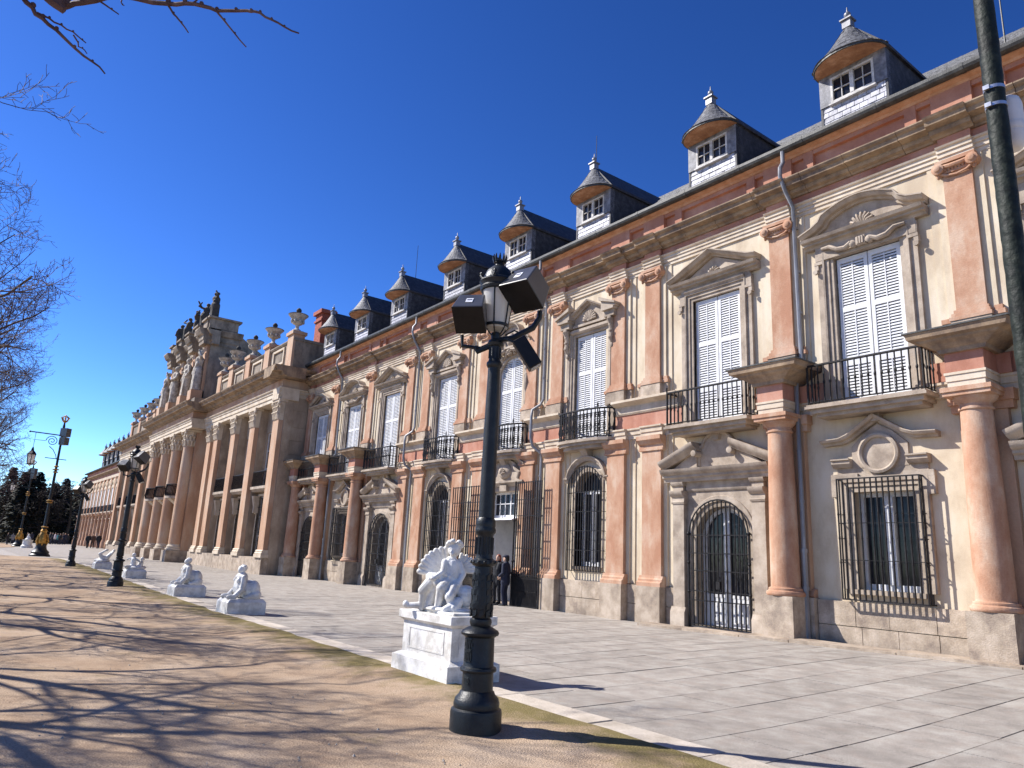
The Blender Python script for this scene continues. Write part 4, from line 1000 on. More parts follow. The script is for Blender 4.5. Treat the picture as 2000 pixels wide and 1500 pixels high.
for k, x in WIN.items():
    if k == 0: continue
    if k == 4: xd = x+.1
    else: xd = x
    d = inst('dormer', DM['front'], wing, (xd, YW, 0))
    for n, q in (('backing','back'),('cheek','cheek'),('window','frame'),('pane','pane'),('hood_slates','cone'),('hood_rim','rim'),('hood_soffit','soffit'),('roof','body'),('finial','fin')):
        o = inst(n, DM[q], d, (xd, YW, 0))
        if q == 'cone': stuff(o)
    r = random.Random(k+30); J = MB()
    for i in range(RW):
        n = 8; xs = [-.86+1.72*(j+(.5 if i % 2 else 0))/n for j in range(n+1)]
        xs = [-.86]+[min(.86, max(-.86, q+r.uniform(-.02,.02))) for q in xs if -.80 < q < .80]+[.86]
        for a, c in zip(xs, xs[1:]):
            if c-a < .05: continue
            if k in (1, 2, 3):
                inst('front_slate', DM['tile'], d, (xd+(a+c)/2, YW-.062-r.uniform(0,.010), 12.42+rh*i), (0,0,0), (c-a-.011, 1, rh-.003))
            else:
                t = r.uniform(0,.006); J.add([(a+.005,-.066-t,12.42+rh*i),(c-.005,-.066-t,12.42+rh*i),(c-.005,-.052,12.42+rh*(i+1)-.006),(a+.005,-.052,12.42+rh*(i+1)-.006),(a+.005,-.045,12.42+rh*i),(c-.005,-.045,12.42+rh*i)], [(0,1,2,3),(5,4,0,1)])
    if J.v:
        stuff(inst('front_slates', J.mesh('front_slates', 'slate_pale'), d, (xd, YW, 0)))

# ------------------------------------------------------------------ drainpipes, rods, chimney
def pipe(x, kind):
    b = MB()
    if kind == 'col':    # runs straight down beside the column
        b.tube([(x,YW-.42,12.38),(x,YW-.42,12.05),(x,YW-.56,11.85),(x,YW-.58,11.6),(x+.05,YW-.45,11.2),(x+.1,YW-.2,10.8),(x+.1,YW-.15,6.6)], .054, 8)
        b.tube([(x+.1,YW-.15,6.6),(x+.02,YW-.3,6.45),(x+.02,YW-.3,2.05)], .054, 8); b.tube([(x+.02,YW-.3,2.1),(x+.02,YW-.3,.05)], .068, 8)
        for z in (2.05,1.2): b.tube([(x+.02,YW-.3,z),(x+.02,YW-.3,z+.09)], .082, 8)
    else:
        b.tube([(x,YW-.42,12.38),(x,YW-.42,12.05),(x,YW-.56,11.85),(x,YW-.58,11.6),(x+.05,YW-.45,11.2),(x+.12,YW-.14,10.7),(x+.12,YW-.14,7.15),(x+.02,YW-.2,6.95),(x-.14,YW-.42,6.75),(x-.16,YW-.44,6.5),(x-.16,YW-.44,5.75),(x-.1,YW-.38,5.45),(x+.1,YW-.16,5.22),(x+.12,YW-.14,5.0),(x+.12,YW-.14,.05)], .054, 8)
    for z in (10.2,9.0,7.9,4.4,3.2): b.tube([(x+(.02 if kind == 'col' and z < 6 else .11),YW-(.3 if kind == 'col' and z < 6 else .145),z),(x+(.02 if kind == 'col' and z < 6 else .11),YW-(.3 if kind == 'col' and z < 6 else .145),z+.06)], .064, 8)
    build('drainpipe', b, 'zinc', wing)
pipe(-9.62, 'col'); pipe(-19.62, 'p'); pipe(-28.72, 'p'); pipe(-37.1, 'col'); pipe(-5.2+4.4, 'col')
for x, y, z0, z1 in ((-20.15,19,14.6,19.2),(-35.1,19,14.6,19.1),(-4.9,17.5,13.4,15.6)):
    build('lightning_rod', MB().tube([(x,y,z0),(x,y,z1)], [.022,.012], 5), 'lead', wing)

# ------------------------------------------------------------------ central block of the palace
Y0 = 14.45
blk = thing('palace_central_block', 'taller central palace block with giant red stone pilasters, columns and an attic crowned by statues', 'palace', (-66, Y0, 0))
PR = [-42.5, -46.75, -50.75, -54.85, -56.65]; PLf = [-76.2, -80.0, -84.0, -87.9, -92.0]
PC = [-60.0, -63.8, -67.4, -71.0]; YC = 13.95; XA, XB = -92.7, -42.0
bays = [(a+b)/2 for a, b in zip(PR[:4], PR[1:4])]+[(a+b)/2 for a, b in zip(PLf[1:], PLf[2:])]
hl = []
for c in bays: hl += [(c-1.35, c+1.35, 1.0, 4.6), (c-1.35, c+1.35, 5.2, 8.6)]
for c in [(a+b)/2 for a, b in zip(PC, PC[1:])]: hl += [(c-1.35, c+1.35, 1.0, 4.6), (c-1.35, c+1.35, 5.2, 8.6)]
build('wall', wall_grid(XA, XB-.2, -.2, 12.0, hl, Y0+.75, Y0+1.3), 'tan', blk)
b = MB(); b.box(XA+.2, XB-.6, Y0+2.6, Y0+2.7, 0, 11.9); build('inner_rooms', b, 'dark', blk)
b = MB(); b.box(-43.4, XB, Y0+.35, 17.2, -.2, 12.0); b.box(XA, XA+1.2, Y0+.35, 17.2, -.2, 12.0); build('corner_pier', b, 'tan', blk)
# stone courses on the visible return
rr = random.Random(3); z = .1
B = MB()
while z < 10.0:
    h = rr.uniform(.75, 1.0); B.box(XB, XB+.035, Y0+.38, 16.1, z+.012, z+h-.012); z += h
build_each('return_stone', B, 'tan', blk)
for a, c in ((-58.0, XB), (XA, -74.4)):
    x = a; rr2 = random.Random(int(a))
    while x < c-.1:
        L = rr2.uniform(1.8, 2.6); x1 = min(c, x+L)
        if c-x1 < .8: x1 = c
        build('plinth_stone', MB().box(x+.008, x1-.008, Y0-.05, Y0+1.2, -.2, .95), 'plinth', blk); x = x1
def corinthian(b, cx, cy, z0, h, hw, round_=False, dep=.3):
    """leafy capital: bell, two rows of curling leaves, corner scrolls, abacus"""
    if round_: b.lathe([(hw*.86, z0), (hw*.90, z0+h*.5), (hw*1.2, z0+h*.86)], (cx,cy,0), 20)
    else: b.prism([(cx-hw*.95,cy-dep*.9,z0),(cx+hw*.95,cy-dep*.9,z0),(cx+hw*.95,cy+.1,z0),(cx-hw*.95,cy+.1,z0)], [(cx-hw*1.2,cy-dep*1.2,z0+h*.86),(cx+hw*1.2,cy-dep*1.2,z0+h*.86),(cx+hw*1.2,cy+.1,z0+h*.86),(cx-hw*1.2,cy+.1,z0+h*.86)])
    b.box(cx-hw*1.35, cx+hw*1.35, cy-(hw*1.35 if round_ else dep*1.5), cy+(hw*1.35 if round_ else .1), z0+h*.87, z0+h)
    for row, n in ((0, 4), (1, 4), (2, 3)):
        zz = z0+h*(.05+.26*row); hh = h*.34
        for i in range(n*(3 if round_ else 1)):
            if round_: a = 2*pi*(i+.5*(row % 2))/(n*3); px_, py_ = cx+hw*.92*math.cos(a), cy+hw*.92*math.sin(a); nx, ny = math.cos(a), math.sin(a)
            else: px_, py_ = cx+hw*2*((i+.5)/n-.5), cy-dep*.95; nx, ny = 0, -1
            b.tube([(px_,py_,zz),(px_+nx*.05,py_+ny*.05,zz+hh*.6),(px_+nx*.15,py_+ny*.15,zz+hh*.95),(px_+nx*.19,py_+ny*.19,zz+hh*.8)], [hw*.2,hw*.19,hw*.14,hw*.08], 6)
    for sx in (-1, 1):
        for sy in ((-1, 1) if round_ else (-1,)):
            X, Y = cx+sx*hw*1.15, cy+sy*(hw*1.1 if round_ else dep*1.25); b.ball((X,Y,z0+h*.78), hw*.24, 8, 6, (1,1,1.2))
def giant_pilaster(cx):
    p = build('giant_pilaster', MB().box(cx-.475, cx+.475, Y0, Y0+.3, 1.38, 8.9), 'warm', blk)
    b = MB(); b.box(cx-.58, cx+.58, Y0+.28, Y0+.77, .9, 10.1); build('pier', b, 'tan', p)
    b = MB(); b.box(cx-.62, cx+.62, Y0-.14, Y0+.3, .951, 1.14); b.px([(-.3,1.14),(.10,1.14),(.12,1.19),(.08,1.25),(.05,1.27),(.08,1.31),(.04,1.37),(0,1.385),(-.3,1.385)], cx-.56, cx+.56, Y0); build('base', b, 'band', p)
    b = MB(); corinthian(b, cx, Y0+.3, 8.9, 1.25, .475); build('capital', b, 'band', p)
for c in PR+PLf: giant_pilaster(c)
for i, c in enumerate(PC):
    pr = [(.50,1.40)]+[(.50-.07*((k/10)**1.7), 1.40+7.4*k/10) for k in range(1, 11)]
    p = build('giant_column', MB().lathe(pr, (c, YC, 0), 24), 'warm', blk)
    build('base', MB().lathe([(.63,.96),(.67,1.02),(.66,1.1),(.60,1.13),(.56,1.17),(.59,1.22),(.57,1.28),(.52,1.32),(.50,1.41)], (c,YC,0), 24), 'band', p)
    b = MB(); b.box(c-.72, c+.72, YC-.75, Y0+1.2, -.2, .96); build('pedestal', b, 'plinth', p, .02)
    b = MB(); corinthian(b, c, YC, 8.8, 1.3, .46, True); build('capital', b, 'band', p)
    b = MB(); b.box(c-.62, c+.62, YC+.25, Y0+.76, .9, 10.1); build('pier', b, 'warm', p)
# windows, grilles, balconies of the bays
for c in bays+[(a+b)/2 for a, b in zip(PC, PC[1:])]:
    f = build('window', MB().box(c-1.35, c+1.35, Y0+.93, Y0+.95, 1.0, 8.7), 'glass', blk)
    b = MB()
    for z0, z1 in ((1.0, 4.6), (5.2, 8.6)):
        b.sweep([(c-1.35,z0),(c-1.35,z1),(c+1.35,z1),(c+1.35,z0)], [(-.08,-.17),(-.08,-.1),(0,-.1),(0,-.17)], Y0+.75)
        b.box(c-.06,c+.06,Y0+.86,Y0+.925,z0,z1)
        for q in (.33,.66): b.box(c-1.3,c+1.3,Y0+.87,Y0+.92,z0+(z1-z0)*q-.03,z0+(z1-z0)*q+.03)
    build('window_frame', b, 'white', f)
    b = MB()
    b.sweep([(c-1.35,1.0),(c-1.35,4.6),(c+1.35,4.6),(c+1.35,1.0)], [(0,-.02),(0,.06),(.10,.09),(.14,.06),(.14,-.02)], Y0+.75)
    for s in (-1, 1): b.tube([(c+s*1.38,Y0+.6,3.5),(c+s*1.38,Y0+.52,3.9),(c+s*1.38,Y0+.4,4.6)], [.05,.09,.13], 8); b.box(c+s*1.28,c+s*1.48,Y0+.45,Y0+.76,3.55,4.6)
    build('window_surround', b, 'band', f)
    g = MB()
    for i in range(12): g.box(c-1.3+2.6*i/11-.014, c-1.3+2.6*i/11+.014, Y0+.69, Y0+.715, 1.02, 4.5)
    for z in (1.05,1.8,2.5,3.2,3.9,4.48): g.box(c-1.34,c+1.34,Y0+.685,Y0+.72,z-.014,z+.014)
    build('grille', g, 'iron', f)
for c in bays:
    s = build('balcony', MB().px([(-.9,4.82),(-.30,4.82),(-.2,4.92),(-.14,4.96),(-.14,5.12),(-.9,5.12)], c-1.5, c+1.5, Y0), 'stone', blk)
    g = MB(); g.box(c-1.5,c+1.5,Y0+.22,Y0+.27,6.02,6.07); g.box(c-1.5,c+1.5,Y0+.235,Y0+.255,5.18,5.21)
    for i in range(19): x = c-1.46+2.92*i/18; g.tube([(x,Y0+.245,5.13),(x,Y0+.2,5.4),(x+.03,Y0+.22,5.6),(x,Y0+.245,6.03)], .02, 5)
    build('railing', g, 'iron', s)
for c in [(a+b)/2 for a, b in zip(PC, PC[1:])]:
    arc = [(c+1.15*math.cos(pi+pi*i/12), YC+.15+.95*math.sin(pi+pi*i/12)) for i in range(13)]
    s = build('balcony', MB().pz(arc+[(c+1.15,YC+.9),(c-1.15,YC+.9)], 4.86, 5.06), 'stone', blk)
    g = MB(); g.tube([(x,y,5.94) for x, y in arc], .04, 6); g.tube([(x,y,5.12) for x, y in arc], .03, 6)
    for i in range(27):
        a = pi+pi*i/26; x, y = c+1.15*math.cos(a), YC+.15+.95*math.sin(a); g.tube([(x,y,5.06),(x+.06*math.cos(a),y+.06*math.sin(a),5.35),(x,y,5.95)], .024, 5)
    build('railing', g, 'iron', s)
    build('console', MB().prism([(c-.5,YC-.5,4.86),(c+.5,YC-.5,4.86),(c+.5,YC+.9,4.86),(c-.5,YC+.9,4.86)], [(c-.3,YC+.4,4.1),(c+.3,YC+.4,4.1),(c+.3,YC+.9,4.1),(c-.3,YC+.9,4.1)]), 'band', s)
# entablature: sides and forward centre, right return
ARC = [(-1,10.12),(.02,10.12),(.02,10.34),(.07,10.36),(.07,10.60),(.12,10.62),(.12,10.74),(.2,10.78),(.22,10.84),(-1,10.84)]
COR = [(-1,11.36),(.10,11.36),(.16,11.42),(.32,11.46),(.36,11.56),(.40,11.62),(.70,11.66),(.74,11.80),(.82,11.84),(.88,11.92),(.90,11.98),(-1,12.02)]
for nm, pr, m in (('architrave', ARC, 'band'), ('frieze', [(-1,10.841),(.03,10.841),(.03,11.359),(-1,11.359)], 'warm'), ('cornice', COR, 'ocap')):
    e = max(d for d, z in pr); B = MB()
    B.px(pr, -58.6, XB+e-.008, Y0); B.px(pr, XA-e, -73.2, Y0); B.px([(d+.02, z+.002) for d, z in pr], -72.6-e, -58.5+e, YC-.42)
    B.prism([(XB+d-.0, Y0-e+.012, z-.002) for d, z in pr], [(XB+d, 17.2, z-.002) for d, z in pr])
    build_each(nm, B, m, blk)
# parapet with framed openings and pedestals
B = MB(); F = MB(); Pd = MB()
UR = [(-42.75,15.15), (-46.95,15.15), (-50.85,15.15), (-54.75,15.15), (-57.6,15.15)]; UL = [(-80.4,15.15), (-83.6,15.15), (-87.4,15.15), (-91.6,15.15), (-76.4,15.15)]
B.box(-58.5, XB-.25, 14.98, 15.45, 12.0, 13.95); B.box(XB-.8, XB-.25, 15.45, 19.5, 12.0, 13.95); B.box(XA+.25, -73.6, 14.98, 15.45, 12.0, 13.95)
B.px([(0,13.95),(.06,13.95),(.12,14.05),(.12,14.12),(-.6,14.12),(-.6,13.95)], -58.5, XB-.2, 14.98); B.px([(0,13.95),(.06,13.95),(.12,14.05),(.12,14.12),(-.6,14.12),(-.6,13.95)], XA+.2, -73.6, 14.98)
B.box(XB-.85, XB-.18, 15.4, 19.5, 13.952, 14.122)
for x, y in UR+UL: Pd.box(x-.48, x+.48, y-.32, y+.4, 12.0, 14.35); Pd.box(x-.58, x+.58, y-.42, y+.5, 14.35, 14.55)
for a, c in zip(UR, UR[1:]):
    m = (a[0]+c[0])/2; F.sweep([(m-.85,12.9),(m-.85,13.7),(m+.85,13.7),(m+.85,12.9),(m-.85,12.9)], [(0,0),(0,.09),(.14,.09),(.14,0)], 14.98)
build_each('parapet', B, 'dark_stone', blk); build_each('parapet_pedestal', Pd, 'warm', blk); build_each('parapet_frame', F, 'band', blk)
b = MB(); b.box(-44.35,-43.3,16.9,17.7,12.5,16.45); b.box(-44.43,-43.22,16.82,17.78,15.95,16.08); b.box(-44.5,-43.15,16.75,17.85,16.45,16.7); build('chimney', b, 'brick', blk)
B = MB(); B.add([(XA,15.5,13.2),(XB-.6,15.5,13.2),(XB-.6,22,16.6),(XA,22,16.6),(XA,28,13.2),(XB-.6,28,13.2),(XA,15.5,12),(XB-.6,15.5,12),(XA,28,12),(XB-.6,28,12)], [(0,1,2,3),(3,2,5,4),(0,3,4,8,6),(1,7,9,5,2),(0,6,7,1)])
build('roof', B, 'slate', blk)
build('lightning_rod', MB().tube([(-45.6,17.5,14.5),(-45.6,17.5,17.3)], [.03,.018], 5), 'lead', blk)
# attic with entablature and stepped pedestals
B = MB(); B.box(-71.8,-59.5,14.3,16.5,12.0,17.1); B.box(-72.6,-58.6,13.45,14.4,12.0,12.5); B.px([(-16.45,12.3),(-16.45,18.2),(-18.6,16.9),(-22.5,13.4),(-22.5,12.3)], -71.5, -59.3, 0)
build('attic', B, 'dark_stone', blk)
B = MB(); CP2 = [(-.5,17.1),(.05,17.1),(.05,17.35),(.12,17.45),(.12,17.8),(.3,17.9),(.42,18.1),(.5,18.25),(.5,18.35),(-.5,18.4)]
B.px(CP2, -72.2, -59.0, 14.3); B.prism([(-59.5+d,13.95,z+.001) for d, z in CP2], [(-59.5+d,16.6,z+.001) for d, z in CP2])
STX = [-60.2, -63.6, -67.6, -71.0]
for x in STX: B.px([(d+.0, z+.003) for d, z in CP2], x-.7, x+.7, 13.75)
build_each('attic_cornice', B, 'dark_stone', blk)
B = MB()
for x in STX: B.box(x-.42,x+.42,14.08,14.31,13.3,17.1); B.box(x-.55,x+.55,13.35,14.2,12.5,13.3)
build_each('attic_pilaster', B, 'warm', blk)
B = MB(); TOPX = [-59.9, -62.6, -65.4, -68.2, -71.0]
for x in TOPX: B.box(x-.6,x+.6,13.75,15.2,18.38,19.05); B.box(x-.75,x+.75,13.6,15.4,19.05,19.2)
B.box(-60.3,-59.0,13.85,16.1,18.38,19.15); B.box(-60.5,-58.8,13.7,16.3,19.15,19.3)
build_each('attic_pedestal', B, 'dark_stone', blk)

# ------------------------------------------------------------------ urns and statues on the roof line
u = MB(); u.box(-.34,.34,-.34,.34,0,.10); u.lathe([(.30,.10),(.28,.16),(.12,.28),(.10,.42),(.14,.46),(.12,.5)], (0,0,0), 16)
u.lathe([(.12,.5),(.30,.58),(.34,.68),(.30,.74),(.33,.78),(.46,.98),(.58,1.10),(.60,1.14)], (0,0,0), 18)
for i in range(8): a = 2*pi*i/8; u.ball((.37*math.cos(a),.37*math.sin(a),.74), .085, 7, 5, (1,1,1.3))
UB = u.mesh('urn', 'urn')
u = MB().lathe([(.61,1.14),(.62,1.17),(.55,1.20),(.30,1.25),(.12,1.28),(.10,1.33),(.16,1.40),(.17,1.48),(.12,1.57),(.05,1.63),(.001,1.65)], (0,0,0), 18); UL_ = u.mesh('urn_lid', 'soot')
def urn(x, y, z, label):
    t = inst('stone_urn', UB, None, (x, y, z)); tag(t, label, 'urn', 'stone urns on the palace parapet'); inst('lid', UL_, t, (x, y, z)); return t
RL = ['stone urn on the parapet corner just left of the red brick chimney', 'stone urn second to the left of the brick chimney, clear against the sky', 'stone urn third to the left of the brick chimney on the parapet', 'stone urn fourth to the left of the brick chimney, before the dark attic side', 'stone urn half hidden against the attic side, farthest from the chimney']
LL = ['far stone urn nearest to the attic statues on the left parapet', 'far stone urn second from the attic statues on the left parapet', 'far stone urn third from the attic statues on the left parapet', 'far stone urn at the left end of the central block parapet']
for (x, y), l in zip(UR, RL): urn(x, y, 14.55, l)
for (x, y), l in zip(UL[:4], LL): urn(x, y, 14.55, l)
def robed(seed, h=3.0, pose=0):
    r = random.Random(seed); k = h/3.0; P = []
    sw = r.uniform(-.08,.08)
    P += [('c',(-.14,0,.1),(-.12+sw,-.02,1.45),.26,.27), ('c',(.14,.05,.1),(.12+sw,0,1.45),.24,.27), ('c',(0,-.08,.15),(sw,-.06,1.5),.22,.28), ('e',(sw,0,1.6),(.32,.24,.3)), ('c',(sw,0,1.7),(-sw,0,2.15),.24,.30), ('e',(-sw,-.02,2.15),(.36,.2,.22)), ('c',(-sw,0,2.3),(-sw,0,2.5),.10,.10), ('e',(-sw+.02,-.02,2.64),(.16,.18,.21)), ('e',(-sw+.02,.05,2.72),(.18,.18,.16))]
    for s in (-1, 1):
        sh = (-sw+s*.34,0,2.22); up = (pose+s) % 3
        if up == 0: el = (s*.55,-.15,1.85); ha = (s*.15,-.34,1.75)
        elif up == 1: el = (s*.62,-.1,2.35); ha = (s*.42,-.2,2.75)
        else: el = (s*.46,-.02,1.8); ha = (s*.40,-.2,1.4)
        P += [('c',sh,el,.11,.095), ('c',el,ha,.09,.07), ('e',ha,(.09,.09,.1))]
    for i in range(6):
        a = -pi*r.random(); x0 = .3*math.cos(a); P.append(('c',(x0,-.18-.1*r.random(),.05),(x0*.6+sw,-.2,1.5),.07,.05))
    P += [('c',(.25,-.15,1.9),(-.3,-.25,1.2),.09,.11), ('e',(0,0,.06),(.42,.36,.1))]
    S = lambda v: tuple(c*k for c in v)
    return [(p[0], S(p[1]), S(p[2]), p[3]*k, p[4]*k) if p[0] == 'c' else (p[0], S(p[1]), S(p[2])) for p in P]
for i, (x, l) in enumerate(zip(STX, ['right-hand stone caryatid standing before the attic of the central block', 'stone caryatid second from the right before the attic', 'stone caryatid third from the right before the attic', 'left-hand stone caryatid standing before the attic'])):
    o = inst('caryatid_statue', figure_mesh('caryatid', robed(i+1, 3.5, i), 'statue_stone', .055, 2), None, (x, 13.78, 13.3)); tag(o, l, 'statue', 'stone figures on the attic front')
for i, (x, l) in enumerate(zip(TOPX, ['dark statue crowning the right corner of the attic, highest on the roof line', 'dark statue with raised arms on top of the attic, second from the right', 'dark statue in the middle of the attic top', 'dark statue second from the left on the attic top', 'dark helmeted statue at the left end of the attic top'])):
    pr = robed(i+20, 2.3 if i else 2.5, i+(1 if i == 1 else 0))
    if i == 1: pr += [('c',(.3,0,1.7),(.55,0,2.35),.08,.06), ('c',(-.3,0,1.7),(-.55,.1,2.3),.08,.06), ('e',(.58,0,2.4),(.12,.1,.16))]
    o = inst('attic_statue', figure_mesh('attic_statue', pr, 'soot', .05, 2), None, (x, 14.3, 19.3 if i == 0 else 19.2), (0,0,i*1.3), (1.35,1.35,1)); tag(o, l, 'statue', 'dark statues on top of the attic')

# ------------------------------------------------------------------ far wing, seen very obliquely beyond the block
fw = thing('far_palace_wing', 'distant end wing of the palace beyond the central block, with shuttered windows and white-lit dormers', 'palace', (-112, 16.2, 0))
FA, FB = -131.5, -92.7; YF = 16.2
build('wall', MB().box(FA, FB, YF, YF+.5, -.2, 9.6), 'cream', fw); build('end_wall', MB().box(FA, FA+.5, YF+.5, YF+9, -.2, 11), 'cream', fw)
build('plinth', MB().px([(0,-.2),(.12,-.2),(.12,1.1),(0,1.15)], FA, FB, YF), 'plinth', fw)
build('architrave', MB().px([(0,9.3),(.1,9.3),(.14,9.65),(0,9.65)], FA, FB, YF), 'band', fw); build('frieze', MB().box(FA, FB, YF-.06, YF+.5, 9.651, 9.95), 'red', fw)
build('cornice', MB().px([(-.3,9.951),(.1,9.951),(.3,10.1),(.5,10.2),(.52,10.32),(-.3,10.34)], FA, FB, YF), 'ocap', fw); build('attic_wall', MB().box(FA, FB, YF+.0, YF+.5, 10.3, 11.05), 'red', fw)
build('gutter', MB().px([(-.1,11.05),(.3,11.05),(.42,11.12),(.42,11.2),(-.1,11.2)], FA, FB, YF), 'lead', fw)
B = MB(); B.add([(FA,15.9,11.15),(FB,15.9,11.15),(FB,21.5,15.0),(FA,21.5,15.0),(FA,27,11.15),(FB,27,11.15)], [(0,1,2,3),(3,2,5,4),(0,3,4),(1,5,2)]); build('roof', B, 'slate', fw)
fwin = MB().box(-.62,.62,-.02,.02,5.4,7.95).mesh('window', 'white'); 
q = MB(); q.sweep([(-.62,5.4),(-.62,7.95),(.62,7.95),(.62,5.4)], [(0,0),(0,.1),(.22,.12),(.22,0)]); q.sweep([(-1.0,8.25),(0,8.75),(1.0,8.25)], [(0,0),(0,.2),(.16,.26),(.16,0)]); q.py([(-.9,8.15),(.9,8.15),(.9,8.28),(0,8.75),(-.9,8.28)], -.1, 0); fsur = q.mesh('surround', 'band')
q = MB().box(-.55,.55,-.03,.02,1.1,3.6); fdoor = q.mesh('ground_window', 'dark'); q = MB(); q.sweep([(-.55,.9),(-.55,3.6),(.55,3.6),(.55,.9)], [(0,0),(0,.1),(.2,.12),(.2,0)]); q.px([(0,3.9),(.25,3.95),(.3,4.05),(0,4.1)], -.95,.95); fds = q.mesh('surround', 'band')
q = MB(); q.box(-.95,.95,-.55,0,4.75,4.9); 
fb = q.mesh('balcony', 'stone'); q = MB(); q.box(-.95,.95,-.55,-.5,5.62,5.68)
for i in range(13): q.box(-.93+1.86*i/12-.03,-.93+1.86*i/12+.03,-.54,-.5,4.9,5.62)
fr = q.mesh('railing', 'iron')
fp = MB().box(-.26,.26,-.18,0,5.0,9.3).mesh('pilaster', 'salmon'); fcol = MB().lathe([(.34,.0),(.34,1.1),(.27,1.2),(.22,4.4),(.34,4.5),(.36,4.75)], (0,-.3,0), 12).mesh('column', 'salmon')
x = -94.4; i = 0
while x > FA+1:
    f = inst('window', fwin, fw, (x, YF, 0)); inst('surround', fsur, f, (x, YF, 0)); g = inst('ground_window', fdoor, fw, (x, YF, 0)); inst('surround', fds, g, (x, YF, 0))
    b = inst('balcony', fb, fw, (x, YF, 0)); inst('railing', fr, b, (x, YF, 0)); inst('pilaster', fp, fw, (x-1.4, YF, 0)); inst('column', fcol, fw, (x-1.4, YF, 0))
    if i < 6:
        s = 1.05; z = 11.15-s*12.42; d = inst('dormer', DM['front'], fw, (-101.0-3.25*i, YF, z), scale=(s,s,s))
        for n, k in (('backing','back'),('cheek','cheek'),('window','frame'),('pane','pane'),('hood_slates','cone'),('hood_rim','rim'),('hood_soffit','soffit'),('roof','body'),('finial','fin')):
            o = D.objects.new(n, DM[k]); COL.objects.link(o); o.parent = d
            if k == 'cone': stuff(o)
    x -= 2.85; i += 1
